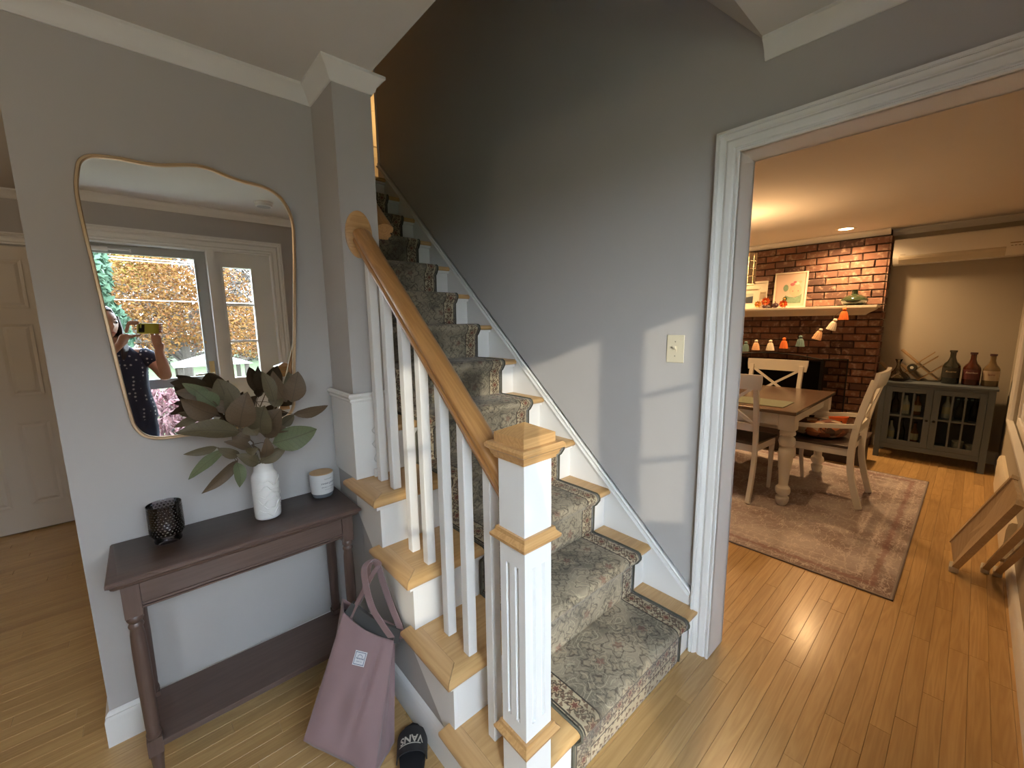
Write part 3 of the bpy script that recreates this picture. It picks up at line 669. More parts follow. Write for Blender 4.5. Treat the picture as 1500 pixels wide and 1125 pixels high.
MB().box(AX0+.004, AX1-.004, AY0+.004, AY1-.004, .122, .143).build('shelf', brown, ct, bevel=.002)

# ================================================================== SMOKED GLASS
sm = glassmat('smoked_glass', (.70, .69, .71), .35, .03, bump=.9, bscale=95)
t = thing('votive_glass', 'smoked grey dimpled glass candle holder on the left end of the console', 'candle holder', (-.008, 1.765, TZ))
R0 = .0465
pr = [(.0, .004), (.036, .004), (.037, 0), (.038, .006), (.036, .016), (.040, .022), (.0455, .034), (R0, .06), (R0+.0005, .100), (R0+.001, .140), (R0-.001, .141), (R0-.002, .139), (R0-.002, .06), (.043, .036), (.036, .026), (0, .024)]
v = []
MB().lathe([(r, z*.93) for r, z in pr], (-.008, 1.765, TZ+.0005), 40).build('bowl', sm, t, auto=50)
bmp = MB()
for k in range(11):
    for i in range(26):
        a = 2*pi*(i+.5*(k % 2))/26; z = TZ+.034+k*.0085; rr_ = R0-.0004
        c = Vector((-.008+rr_*cos(a), 1.765+rr_*sin(a), z)); n_ = Vector((cos(a), sin(a), 0)); s1 = Vector((-sin(a), cos(a), 0))
        h = .0038
        bmp.add([c+s1*h, c+Vector((0, 0, h)), c-s1*h, c-Vector((0, 0, h)), c+n_*.0024], [(0, 1, 4), (1, 2, 4), (2, 3, 4), (3, 0, 4)])
smk = glassmat('smoked_glass_dimple', (.72, .72, .74), .5, .05)
o = bmp.build('dimples', smk, t); o['kind'] = 'stuff'

# ================================================================== VASE AND MAGNOLIA STEMS
cer = mat('white_glazed_ceramic', (.72, .71, .69), .18, var=.02, spec=.6, coat=.4)
VX, VY = .285, 1.728
vt = thing('ceramic_vase', 'white glazed vase with raised wavy bands, holding the leafy stems', 'vase', (VX, VY, TZ))
vp = [(.0, .002), (.038, 0), (.043, .004), (.0445, .012), (.0455, .10), (.0450, .150), (.0425, .164), (.0360, .174), (.0335, .180), (.0330, .192), (.0345, .203), (.0385, .210), (.0385, .213), (.034, .209), (.0305, .196), (.0305, .182), (.040, .164), (.041, .10), (.040, .015), (0, .012)]
MB().lathe([(r, z*1.03) for r, z in vp], (VX, VY, TZ+.0005), 48).build('body', cer, vt, auto=60)
for k in range(6):
    path = []; z0 = .030+k*.023; ph = k*1.1
    a0, a1 = -2.55+.25*(k % 2), -.35+.25*(k % 2)
    for i in range(26):
        a = a0+(a1-a0)*i/25; zz = TZ+z0+.010*sin((a-a0)*4.2+ph)+.004*sin((a-a0)*9)
        path.append((VX+.0455*cos(a), VY+.0455*sin(a), zz))
    MB().tube(path, [.0010+.0017*sin(pi*min(1, max(0, i/25))) for i in range(26)], 8).build('wavy_ridge', cer, vt, smooth=True)
lm, nt, b = NT('magnolia_leaf')
ge = N(nt, 'NewGeometry'); oi = N(nt, 'ObjectInfo'); n1 = N(nt, 'TexNoise'); n1.inputs['Scale'].default_value = 30
uvn = N(nt, 'UVMap'); sp = N(nt, 'SeparateXYZ'); L(nt, uvn.outputs[0], sp.inputs[0])
# side veins from the leaf's own length / width
vein = mth(nt, 'ABSOLUTE', mth(nt, 'SUBTRACT', mth(nt, 'FRACT', mth(nt, 'SUBTRACT', mth(nt, 'MULTIPLY', sp.outputs['Y'], 9), mth(nt, 'MULTIPLY', mth(nt, 'ABSOLUTE', sp.outputs['X']), 1.6))), .5))
def st2(nt, x, a, b2, inv=False):
    n = N(nt, 'MapRange'); n.interpolation_type = 'SMOOTHSTEP'; n.inputs[1].default_value = a; n.inputs[2].default_value = b2
    if inv: n.inputs[3].default_value = 1; n.inputs[4].default_value = 0
    L(nt, x, n.inputs[0]); return n.outputs[0]
vm = mth(nt, 'MAXIMUM', st2(nt, vein, .0, .05, True), st2(nt, mth(nt, 'ABSOLUTE', sp.outputs['X']), .02, .06, True))
gr = mixc(nt, n1.outputs[0], (.085, .105, .055), (.145, .165, .085)); br = mixc(nt, n1.outputs[0], (.085, .056, .034), (.130, .090, .052))
cc = mixc(nt, ge.outputs['Backfacing'], gr, br)
at = N(nt, 'Attribute', attribute_type='OBJECT', attribute_name='tone')
cc = mixc(nt, at.outputs['Fac'], cc, br)
cc = mixc(nt, mth(nt, 'MULTIPLY', vm, .45), cc, (.05, .035, .022)); L(nt, cc, b.inputs['Base Color']); b.inputs['Roughness'].default_value = .55; b.inputs['Specular IOR Level'].default_value = .3
lm2 = lm.copy()
ms = thing('magnolia_stems', 'bunch of faux magnolia leaves, green above and brown below, in the white vase', 'plant', (VX, VY, TZ+.20))
stem = mat('brown_twig', (.11, .075, .045), .7)
LEAVES=[
 (0.217,1.670,1.090, 0.247,1.640,1.215, 0.077,"b"),
 (0.161,1.685,1.141, 0.069,1.670,1.212, 0.059,"b"),
 (0.216,1.675,1.072, 0.045,1.650,1.107, 0.060,"d"),
 (0.151,1.700,1.206, 0.079,1.700,1.257, 0.032,"g"),
 (0.164,1.690,1.167, 0.110,1.680,1.232, 0.051,"g"),
 (0.173,1.700,1.203, 0.058,1.700,1.231, 0.048,"b"),
 (0.196,1.710,1.154, 0.176,1.720,1.261, 0.072,"d"),
 (0.219,1.700,1.118, 0.198,1.700,1.227, 0.061,"d"),
 (0.120,1.710,1.144, 0.045,1.720,1.112, 0.024,"d"),
 (0.108,1.715,1.148, 0.060,1.730,1.156, 0.019,"d"),
 (0.281,1.670,1.055, 0.294,1.640,1.161, 0.079,"d"),
 (0.290,1.675,1.040, 0.347,1.650,1.140, 0.086,"b"),
 (0.339,1.715,1.156, 0.312,1.730,1.272, 0.044,"d"),
 (0.380,1.710,1.151, 0.345,1.720,1.273, 0.051,"b"),
 (0.393,1.695,1.151, 0.423,1.690,1.266, 0.066,"b"),
 (0.389,1.715,1.173, 0.400,1.730,1.264, 0.042,"d"),
 (0.396,1.700,1.104, 0.524,1.700,1.119, 0.039,"b"),
 (0.313,1.675,1.012, 0.461,1.650,1.043, 0.078,"g"),
 (0.269,1.685,0.948, 0.357,1.670,0.992, 0.040,"d"),
 (0.249,1.685,1.000, 0.168,1.670,1.049, 0.031,"b"),
 (0.210,1.690,0.984, 0.149,1.680,1.029, 0.031,"d"),
 (0.150,1.690,1.029, 0.058,1.680,1.027, 0.024,"d"),
 (0.167,1.685,1.018, 0.061,1.670,0.943, 0.035,"g"),
 (0.203,1.680,0.974, 0.090,1.660,0.889, 0.036,"b"),
 (0.197,1.675,0.968, 0.195,1.650,0.884, 0.036,"g"),
 (0.264,1.685,0.943, 0.199,1.670,0.997, 0.037,"d"),
 (0.282,1.665,0.968, 0.287,1.630,1.050, 0.037,"b"),
 (0.312,1.670,1.067, 0.361,1.640,1.057, 0.029,"b"),
 (0.249,1.685,1.099, 0.266,1.670,1.052, 0.050,"d"),
 (0.337,1.710,1.139, 0.363,1.720,1.176, 0.047,"d"),
 (0.266,1.700,1.151, 0.281,1.700,1.102, 0.045,"d"),
 (0.351,1.710,1.064, 0.403,1.720,1.097, 0.036,"d"),
 (0.195,1.695,1.066, 0.248,1.690,1.034, 0.050,"b"),
 (0.228,1.675,1.001, 0.263,1.650,1.011, 0.028,"d"),
 (0.149,1.695,1.185, 0.225,1.690,1.141, 0.037,"b"),
]

rr = random.Random(5)
camp = Vector((0, 0, CAMH))
def leaf(bx, by, bz, tx, ty, tz, wd, tone, par):
    B_ = Vector((bx, by, bz)); T_ = Vector((tx, ty, tz)); d = T_-B_; ln = d.length
    # lie roughly across the line of sight but each at its own tilt
    vd = (camp-(B_+T_)/2).normalized(); ax = d.normalized(); sd = ax.cross(vd).normalized(); nn = sd.cross(ax).normalized()
    tw = rr.uniform(-.5, .5); sd2 = sd*cos(tw)+nn*sin(tw); nn2 = -sd*sin(tw)+nn*cos(tw)
    bend = rr.uniform(.05, .16)*ln; fold = rr.uniform(.12, .4)
    wmax = wd*.62
    n = 9; vs = []; fs = []; uv = []
    for i in range(n+1):
        t_ = i/n; wv = wmax*(sin(pi*min(1, t_**.85*1.0))**.75)*(1-.12*t_) if 0 < i < n else .0008
        c = B_+d*t_+nn2*bend*sin(pi*t_)
        for j, q_ in enumerate((-1, -.5, 0, .5, 1)):
            ripple = .05*wmax*sin(t_*14+q_*2)
            vs.append(c+sd2*wv*q_+nn2*(abs(q_)*wv*fold+ripple*abs(q_))); uv.append((q_*wv/max(wmax, 1e-4), t_))
    for i in range(n):
        for j in range(4): fs.append((i*5+j, i*5+j+1, i*5+j+6, i*5+j+5))
    me = bpy.data.meshes.new('leaf'); me.from_pydata([tuple(v_) for v_ in vs], [], fs); u_ = me.uv_layers.new(name='UVMap')
    for lp in me.loops: u_.data[lp.index].uv = uv[lp.vertex_index]
    for p in me.polygons: p.use_smooth = True
    me.materials.append(lm)
    o = bpy.data.objects.new('leaf', me); COL.objects.link(o); setp(o, par)
    o['tone'] = {'g': .0, 'b': 1.0, 'd': .75}[tone]
    return o
neck = Vector((VX, VY, TZ+.20))
twig = MB()
for (bx, by, bz, tx, ty, tz, wd, tn) in LEAVES:
    leaf(bx, by, bz, tx, ty, tz, wd, tn, ms)
hubs = [(.217, 1.685, 1.08), (.16, 1.70, 1.15), (.33, 1.70, 1.12), (.37, 1.72, 1.17), (.25, 1.68, 1.02), (.19, 1.69, .99), (.30, 1.68, 1.08)]
for h in hubs:
    hv = Vector(h); m_ = (neck+hv)/2+Vector((rr.uniform(-.01, .01), 0, .02))
    twig.tube([(VX+rr.uniform(-.015, .015), VY+rr.uniform(-.01, .01), TZ+.03), neck+Vector((rr.uniform(-.02, .02), rr.uniform(-.01, .01), 0)), m_, hv], [.0028, .0026, .0022, .0016], 6, up=(0, 1, 0))
for (bx, by, bz, tx, ty, tz, wd, tn) in LEAVES:
    B_ = Vector((bx, by, bz)); hb = min(hubs, key=lambda h: (Vector(h)-B_).length)
    twig.tube([Vector(hb), (Vector(hb)+B_)/2+Vector((0, .004, .004)), B_], .0012, 5, up=(0, 1, .1))
twig.build('stem', stem, ms, smooth=True)

# ================================================================== CANDLE
CX_, CY_ = .503, 1.793
cdl = thing('jar_candle', 'white jar candle with wooden lid on the right end of the console', 'candle', (CX_, CY_, TZ))
wc = mat('white_candle_glass', (.66, .66, .66), .22, var=.02, coat=.3); cg = glassmat('clear_candle_foot', (.55, .57, .60), .3)
lidw = wood('light_wood_lid', (.62, .42, .22), (.48, .30, .14), 'X', 2, .5, 0)
MB().lathe([(.0, .0), (.040, 0), (.0425, .004), (.0435, .012), (.0435, .016)], (CX_, CY_, TZ+.0005), 40).build('foot', mat('grey_glass_foot', (.16, .17, .19), .15, coat=.5), cdl, smooth=True)
MB().lathe([(.0425, .014), (.0440, .018), (.0465, .055), (.0480, .098), (.0478, .1005), (.0462, .1005), (.0455, .094), (0, .094)], (CX_, CY_, TZ), 48).build('jar', wc, cdl, auto=45)
MB().lathe([(0, .0905), (.0458, .0905), (.0460, .098), (.0450, .102), (0, .1025)], (CX_, CY_, TZ), 48).build('lid', lidw, cdl, auto=45)
def wraptext(body, size, z, ang, r, par, m, name='lettering', shear=0.0):
    cu = bpy.data.curves.new('t', 'FONT'); cu.body = body; cu.size = size; cu.align_x = 'CENTER'; cu.align_y = 'CENTER'; cu.shear = shear; cu.offset = .00008
    tmp = bpy.data.objects.new('t', cu); COL.objects.link(tmp); bpy.context.view_layer.update()
    me = bpy.data.meshes.new_from_object(tmp.evaluated_get(bpy.context.evaluated_depsgraph_get())); bpy.data.objects.remove(tmp)
    for v_ in me.vertices:
        a = ang+v_.co.x/r; zz = z+v_.co.y; rr2 = r+.0006+(zz-TZ-.055)*.03 if par is cdl else r+.0006
        v_.co = (CX_+rr2*cos(a), CY_+rr2*sin(a), zz) if par is cdl else v_.co
    me.materials.clear(); me.materials.append(m); o = bpy.data.objects.new(name, me); COL.objects.link(o); setp(o, par); return o
ink = mat('dark_grey_ink', (.10, .11, .13), .7, var=0)
inkg = mat('grey_green_ink', (.24, .28, .26), .7, var=0)
aa = -1.72+.42
wraptext('homesick', .0085, TZ+.082, aa, .0468, cdl, inkg, shear=.3)
wraptext('sweet grace', .0125, TZ+.064, aa, .0468, cdl, ink, shear=.4)
wraptext('BERGAMOT  &  PATCHOULI', .0044, TZ+.047, aa, .0468, cdl, ink)
wraptext('SCENTED CANDLE', .0036, TZ+.036, aa, .0462, cdl, inkg)

# ================================================================== WALL MIRROR
gold = mat('antique_gold_metal', (.62, .44, .27), .32, metal=1, var=.05)
OUT = [(-.093, 1.905), (-.084, 1.935), (-.064, 1.953), (-.033, 1.960), (.010, 1.963), (.060, 1.962), (.105, 1.966), (.150, 1.977), (.195, 1.986), (.240, 1.984), (.290, 1.970), (.340, 1.961), (.385, 1.958), (.425, 1.948), (.458, 1.925), (.481, 1.885), (.492, 1.830),
       (.490, 1.760), (.479, 1.60), (.462, 1.40), (.448, 1.25), (.440, 1.150), (.433, 1.105), (.412, 1.073), (.380, 1.060), (.330, 1.055), (.200, 1.053), (.080, 1.054), (.010, 1.057), (-.028, 1.072), (-.050, 1.104), (-.058, 1.150), (-.068, 1.270), (-.080, 1.450), (-.090, 1.620), (-.099, 1.760), (-.101, 1.850)]
def catmull(P, n=5):
    o = []
    for i in range(len(P)):
        p0, p1, p2, p3 = (Vector(P[(i+k-1) % len(P)]) for k in range(4))
        for q in range(n):
            t_ = q/n; o.append(.5*((2*p1)+(-p0+p2)*t_+(2*p0-5*p1+4*p2-p3)*t_*t_+(-p0+3*p1-3*p2+p3)*t_**3))
    return o
oc = catmull(OUT, 4)
mr = thing('wall_mirror', 'large wavy-topped mirror in a thin gold frame on the grey wall', 'mirror', (.2, YM-.004, 1.055))
MB().sweep([(-.005, -.008), (-.005, .006), (-.003, .009), (.003, .009), (.005, .006), (.005, -.010)], [(p[0], YM-.014, p[1]) for p in oc], up=(0, -1, 0), closed=True).build('frame', gold, mr, smooth=True)
mm = bpy.data.materials.new('mirror_glass'); mm.use_nodes = True; b = mm.node_tree.nodes['Principled BSDF']; b.inputs['Metallic'].default_value = 1; b.inputs['Roughness'].default_value = 0; b.inputs['Base Color'].default_value = (.80, .81, .80, 1)
MB().add([(p[0], YM-.014, p[1]) for p in oc]+[(p[0], YM-.003, p[1]) for p in oc], [tuple(range(len(oc))), tuple(range(2*len(oc)-1, len(oc)-1, -1))]+[(i, (i+1) % len(oc), len(oc)+(i+1) % len(oc), len(oc)+i) for i in range(len(oc))]).build('mirror_glass', mm, mr)

# ================================================================== LIGHT SWITCH
iv = mat('ivory_plastic', (.66, .60, .45), .4, var=.02)
t = thing('light_switch', 'ivory toggle switch plate on the grey stair wall', 'switch', (XW, .8375, 1.32))
MB().box(XW-.005, XW-.0003, .800, .876, 1.262, 1.378).build('plate', iv, t, bevel=.003)
MB().box(XW-.0075, XW-.004, .831, .845, 1.307, 1.333).add([(XW-.006, .833, 1.315), (XW-.006, .843, 1.315), (XW-.006, .843, 1.330), (XW-.006, .833, 1.330), (XW-.020, .834, 1.327), (XW-.020, .842, 1.327), (XW-.018, .842, 1.334), (XW-.018, .834, 1.334)], [(0, 1, 5, 4), (1, 2, 6, 5), (2, 3, 7, 6), (3, 0, 4, 7), (4, 5, 6, 7)]).build('toggle', iv, t)
for z in (1.290, 1.350): MB().prism([(.838+.003*cos(i*pi/4), z+.003*sin(i*pi/4)) for i in range(8)], 'x', XW-.0058, XW-.004).build('screw', mat('screw_metal', (.30, .27, .2), .4, metal=.6), t)

# ================================================================== TOTE BAG
can = mat('mauve_canvas', (.270, .178, .180), .85, var=.06, nscale=14, bump=.6, bscale=420, spec=.15, sheen=.2)
lin = mat('charcoal_lining', (.055, .055, .058), .9, var=.1)
bg_ = thing('tote_bag', 'mauve canvas tote bag slumped against the stair side', 'bag', (.38, 1.32, 0))
def lerp(a, b2, t_): return tuple(a[i]+(b2[i]-a[i])*t_ for i in range(3))
FL, FR = (.245, 1.31, .115), (.402, 1.14, .004)     # front bottom corners
BL, BR = (.36, 1.50, .004), (.50, 1.20, .004)      # rear bottom corners
TFL, TFR = (.425, 1.39, .433), (.540, 1.245, .345)   # front rim
TBL, TBR = (.455, 1.49, .42), (.572, 1.30, .36)   # rear rim
def panel(a, b2, c, d, nu, nv, bulge, nrm, folds=0, ph=0):
    """a,b bottom corners, c,d top corners"""
    vs = []; nrm = Vector(nrm).normalized()
    for j in range(nv+1):
        v_ = j/nv
        for i in range(nu+1):
            u_ = i/nu; p = Vector(lerp(lerp(a, b2, u_), lerp(c, d, u_), v_))
            k = sin(pi*u_)**.6*sin(pi*min(1, v_*1.02))**.7 if 0 < u_ < 1 and 0 < v_ < 1 else 0
            f = folds*(sin(u_*9+v_*3.5+ph)*.5+sin(u_*17-v_*5+ph*2)*.28+sin(v_*13+u_*4)*.25)*sin(pi*u_)*(1-.4*v_)
            f += -folds*2.3*math.exp(-((u_-(.80-.25*(1-v_)))/.05)**2)*sin(pi*v_)*(.3+.7*v_)
            p += nrm*(bulge*k+f)
            if v_ == 1: p.z -= .018*sin(pi*u_)*(1 if bulge > 0 else .4)
            vs.append(p)
    fs = [(j*(nu+1)+i, j*(nu+1)+i+1, (j+1)*(nu+1)+i+1, (j+1)*(nu+1)+i) for j in range(nv) for i in range(nu)]
    return vs, fs
bm_ = MB()
vsF, f_ = panel(FL, FR, TFL, TFR, 36, 30, .030, (-.50, -.75, .42), .012); bm_.add(vsF, f_)
vs2, f_ = panel(FR, BR, TFR, TBR, 12, 30, -.012, (.2, -1, .1), .004, 1); bm_.add(vs2, f_)
vs3, f_ = panel(BR, BL, TBR, TBL, 20, 30, .0, (.85, .2, 0), .001, 2); bm_.add(vs3, f_)
vs4, f_ = panel(BL, FL, TBL, TFL, 12, 30, -.010, (0, 1, 0), .003, 3); bm_.add(vs4, f_)
bm_.add([FL, FR, BR, BL], [(3, 2, 1, 0)])
bo = bm_.build('bag_body', can, bg_, smooth=True)
md = bo.modifiers.new('s', 'SOLIDIFY'); md.thickness = .0022; md.offset = -1
rim = [tuple(vsF[30*37+i]) for i in range(37)]
MB().tube([(p[0]-.001, p[1], p[2]-.012) for p in rim], .0011, 5).build('rim_stitching', mat('mauve_thread', (.22, .14, .145), .8), bg_)
# lining and dark contents a little below the rim
cL = lambda a, b2, t_: lerp(a, b2, t_)
il = MB()
top4 = [lerp(FL, TFL, .88), lerp(FR, TFR, .86), lerp(BR, TBR, .90), lerp(BL, TBL, .92)]
ctr = Vector((0, 0, 0))
for p in top4: ctr += Vector(p)/4
il.add([Vector(p)*.94+ctr*.06 for p in top4], [(0, 1, 2, 3)])
il.build('bag_lining', lin, bg_)
lp_ = MB()
pts = [Vector(lerp(TFL, TFR, t_))+Vector((.030, .004, .012-.018*sin(pi*t_)+.004)) for t_ in [i/14 for i in range(15)]]
MB().sweep([(-.004, -.045), (-.004, .012), (.010, .016), (.014, -.04)], pts).build('bag_contents', mat('grey_felt_contents', (.085, .083, .082), .95), bg_, smooth=True)
# handles: flat webbing straps
def strap(path, wdt, name, wdir):
    P = catmull_open(path, 7); wd_ = []
    m = MB(); vs = []; fs = []
    for i, p in enumerate(P):
        t_ = i/(len(P)-1); wv = (Vector(wdir[0])*(1-t_)+Vector(wdir[1])*t_).normalized()*wdt/2
        tn = (P[min(i+1, len(P)-1)]-P[max(i-1, 0)]).normalized(); nn = tn.cross(wv).normalized()*.0013
        vs += [p-wv-nn, p+wv-nn, p+wv+nn, p-wv+nn]
    for i in range(len(P)-1):
        for q in range(4): fs.append((i*4+q, i*4+(q+1) % 4, i*4+4+(q+1) % 4, i*4+4+q))
    fs += [(0, 1, 2, 3), tuple(4*(len(P)-1)+q for q in (3, 2, 1, 0))]
    return m.add(vs, fs).build(name, can, bg_, smooth=True)
def catmull_open(P, n=6):
    P = [Vector(p) for p in P]; P = [2*P[0]-P[1]]+P+[2*P[-1]-P[-2]]; o = []
    for i in range(1, len(P)-2):
        p0, p1, p2, p3 = P[i-1:i+3]
        for q in range(n):
            t_ = q/n; o.append(.5*((2*p1)+(-p0+p2)*t_+(2*p0-5*p1+4*p2-p3)*t_*t_+(-p0+3*p1-3*p2+p3)*t_**3))
    o.append(P[-2]); return o
strap([(0.433, 1.360, 0.371), (0.445, 1.385, 0.403), (0.479, 1.350, 0.498), (0.512, 1.310, 0.586), (0.523, 1.290, 0.622), (0.498, 1.285, 0.650), (0.467, 1.275, 0.638), (0.464, 1.265, 0.582), (0.470, 1.240, 0.511), (0.491, 1.205, 0.450), (0.508, 1.190, 0.410)], .026, 'handle', [(.3, -.8, .4), (.5, -.8, .3)])
strap([(0.568, 1.235, 0.344), (0.563, 1.250, 0.392), (0.549, 1.270, 0.459), (0.537, 1.300, 0.541), (0.528, 1.315, 0.603), (0.509, 1.335, 0.607), (0.506, 1.370, 0.528), (0.500, 1.410, 0.451), (0.485, 1.450, 0.378)], .026, 'handle', [(.5, -.8, .3), (.3, -.8, .3)])
# woven patch with frame, emblem and lines of lettering
pw = mat('woven_white_label', (.62, .63, .66), .8, bump=.4, bscale=500); pb_ = mat('navy_label_thread', (.05, .07, .16), .8)
pc = None
def on_front(u_, v_, off=.003):
    i = min(35, int(u_*36)); j = min(29, int(v_*30)); a, b2, c, d = vsF[j*37+i], vsF[j*37+i+1], vsF[(j+1)*37+i], vsF[(j+1)*37+i+1]
    fu, fv = u_*36-i, v_*30-j; p = (a*(1-fu)+b2*fu)*(1-fv)+(c*(1-fu)+d*fu)*fv
    n_ = (b2-a).cross(c-a).normalized(); 
    if n_.dot(Vector((-1, -.3, .4))) < 0: n_ = -n_
    return p+n_*off, n_, (b2-a).normalized(), (c-a).normalized()
pc, pn, pu, pv = on_front(.50, .76, .0052)
pu = (Vector(TFR)-Vector(TFL)).normalized()*.35+Vector((0, 0, 1)).cross(pn).normalized()*.65*(1 if Vector((0, 0, 1)).cross(pn).x > 0 else -1); pu = (pu-pn*pu.dot(pn)).normalized(); pv = pn.cross(pu)
if pv.z < 0: pv = -pv
MW = Matrix(((pu.x, pv.x, pn.x, pc.x), (pu.y, pv.y, pn.y, pc.y), (pu.z, pv.z, pn.z, pc.z), (0, 0, 0, 1)))
def placed(mb, name, m, par, mw, **k):
    mb.v = [tuple(mw @ Vector(v_)) for v_ in mb.v]; return mb.build(name, m, par, **k)
lb = placed(box(-.021, .021, -.021, .021, -.001, .0008), 'woven_patch', pw, bg_, MW)
fr = MB()
for (a, b2, c, d) in ((-.018, .018, .0165, .018), (-.018, .018, -.018, -.0165), (-.018, -.0165, -.0165, .0165), (.0165, .018, -.0165, .0165)): fr.box(a, b2, c, d, .0008, .0011)
placed(fr, 'patch_border', pb_, lb, MW)
em = MB().sweep([(-.0006, -.0001), (.0006, -.0001), (.0006, .0003), (-.0006, .0003)], [(-.008+.008*(1-cos(i*pi/8)), .004+.007*sin(i*pi/8), .0010) for i in range(9)], up=(0, 0, 1))
placed(em, 'emblem', pb_, lb, MW)
text_obj('lettering', 'Herschel', .0078, pb_, lb, MW @ Matrix.Translation((0, 0, .0011)), .0001, .0001, .3)
text_obj('lettering', 'SUPPLY CO', .0040, pb_, lb, MW @ Matrix.Translation((0, -.009, .0011)), .0001)

# ================================================================== SLIDE SANDAL
blk = mat('black_foam', (.012, .012, .014), .65, bump=.3, bscale=200); blk2 = mat('black_strap_leather', (.022, .022, .024), .5, bump=.2, bscale=150); ltr = mat('white_print', (.62, .60, .52), .6, var=0)
sl = thing('slide_sandal', 'black slide sandal with a white word on the strap beside the stair base', 'sandal', (.508, 1.09, 0))
sl.rotation_euler = (0, 0, math.atan2(-.50, .866))    # toe towards +y of its own frame
def souleo(t_):   # half width along the length (0 heel .. 1 toe)
    return .0335+.0035*sin(t_*pi*1.1-.3)+(.010*math.exp(-((t_-.72)/.22)**2))
outl = []
Ln = .265
for i in range(21):
    t_ = i/20; e_ = math.sqrt(max(0, 1-((t_-.5)/.5)**8)); outl.append((souleo(t_)*e_+.0005, (t_-.5)*Ln))
loop = [(x, y) for x, y in outl]+[(-x*.93, y) for x, y in outl[::-1]]
# (parts are modelled in the sandal's own frame)
def local(mb, name, m, par, **k):
    o = mb.build(name, m, None, **k); o.parent = par; return o
local(MB().prism(loop, 'z', 0, .024), 'sole', blk, sl, auto=50, bevel=.003)
inner = [(x*.9, y*.96) for x, y in loop]
local(MB().prism(inner, 'z', .0235, .0265), 'footbed', blk, sl, auto=50)
m = MB(); vs = []; fs = []
nu, nv = 20, 8
def strapP(u_, v_, off=0):
    a = pi*(u_); hw = .050+.001*v_; y_ = .005+v_*.072-.010*sin(pi*u_)*(1-v_)*1.0+(.018*sin(pi*u_))*v_; 
    hgt = .030+.028*(1-v_*.55)
    return Vector((-(hw+off)*cos(a), y_, .010+(hgt+off)*sin(a)**.8))
for j in range(nv+1):
    for i in range(nu+1): vs.append(strapP(i/nu, j/nv))
for j in range(nv+1):
    for i in range(nu+1): vs.append(strapP(i/nu, j/nv, -.004))
K = (nu+1)*(nv+1)
for j in range(nv):
    for i in range(nu):
        a = j*(nu+1)+i; fs += [(a, a+1, a+nu+2, a+nu+1), (K+a, K+a+nu+1, K+a+nu+2, K+a+1)]
for i in range(nu): fs += [(i, K+i, K+i+1, i+1), (nv*(nu+1)+i, nv*(nu+1)+i+1, K+nv*(nu+1)+i+1, K+nv*(nu+1)+i)]
so_ = local(m.add(vs, fs), 'strap', blk2, sl, smooth=True)
def strap_text(flat, name):
    for v_ in flat.vertices:
        # text reads from the toe side: x runs right-to-left
        u_ = .5-v_.co.x/.150; vv = .48-v_.co.y/.075
        v_.co = strapP(u_, vv, .0009)
    flat.materials.clear(); flat.materials.append(ltr); o = bpy.data.objects.new(name, flat); COL.objects.link(o); o.parent = so_
cu = bpy.data.curves.new('t', 'FONT'); cu.body = 'VANS'; cu.size = .030; cu.align_x = 'CENTER'; cu.align_y = 'CENTER'; cu.offset = .0008
tmp = bpy.data.objects.new('t', cu); COL.objects.link(tmp); bpy.context.view_layer.update()
me = bpy.data.meshes.new_from_object(tmp.evaluated_get(bpy.context.evaluated_depsgraph_get())); bpy.data.objects.remove(tmp)
# the bar that runs from the V over the other letters
v0 = len(me.vertices)
bm = bmesh.new(); bm.from_mesh(me); bmesh.ops.triangulate(bm, faces=bm.faces)
for (x0, x1, y0, y1) in ((-.030+.006*i, -.030+.006*(i+1), .0135, .0165) for i in range(12)):
    f = bm.faces.new([bm.verts.new(p) for p in ((x0, y0, 0), (x1, y0, 0), (x1, y1, 0), (x0, y1, 0))])
bm.to_mesh(me); bm.free()
strap_text(me, 'lettering')

# ================================================================== SMOKE DETECTOR (seen in the mirror)
t = thing('smoke_detector', 'round white smoke detector on the foyer ceiling, seen in the mirror', 'smoke detector', (.79, .01, ZC))
MB().lathe([(0, -.034), (.040, -.034), (.055, -.030), (.058, -.016), (.062, -.012), (.065, 0)], (.79, .01, ZC), 32).build('body', white, t, auto=30)
MB().lathe([(.047, -.0345), (.0, -.036)][::-1], (.79, .01, ZC), 20).build('grille', mat('detector_grey', (.4, .4, .4), .5), t)
# leaning timber easel legs by the front door (mirror, right edge)
pine = wood('pine_pole', (.50, .30, .13), (.36, .20, .08), 'Z', 1.5, .5, 0)

# ================================================================== DINING ROOM
# --- brick chimney breast, every brick its own piece
BX, BY0, BZT = 5.95, .700, 2.30
mortar = mat('dark_mortar', (.050, .038, .032), .95, bump=.6, bscale=90)
bk, nt, b = NT('reclaimed_brick')
oi = N(nt, 'ObjectInfo'); ge = N(nt, 'NewGeometry'); rnd = mth(nt, 'FRACT', mth(nt, 'ADD', oi.outputs['Random'], ge.outputs['Random Per Island']))
rp = N(nt, 'ValToRGB'); e = rp.color_ramp.elements; e[0].color = (.085, .045, .036, 1); e[1].color = (.27, .125, .078, 1)
for p_, c_ in ((.25, (.165, .078, .054, 1)), (.5, (.225, .105, .070, 1)), (.75, (.19, .105, .078, 1))): q = e.new(p_); q.color = c_
L(nt, rnd, rp.inputs[0]); n1 = N(nt, 'TexNoise'); n1.inputs['Scale'].default_value = 22; n1.inputs['Detail'].default_value = 5; L(nt, ge.outputs['Position'], n1.inputs[0])
L(nt, mixc(nt, st2(nt, n1.outputs[0], .50, .72), rp.outputs[0], (.34, .23, .17)), b.inputs['Base Color']); b.inputs['Roughness'].default_value = .88
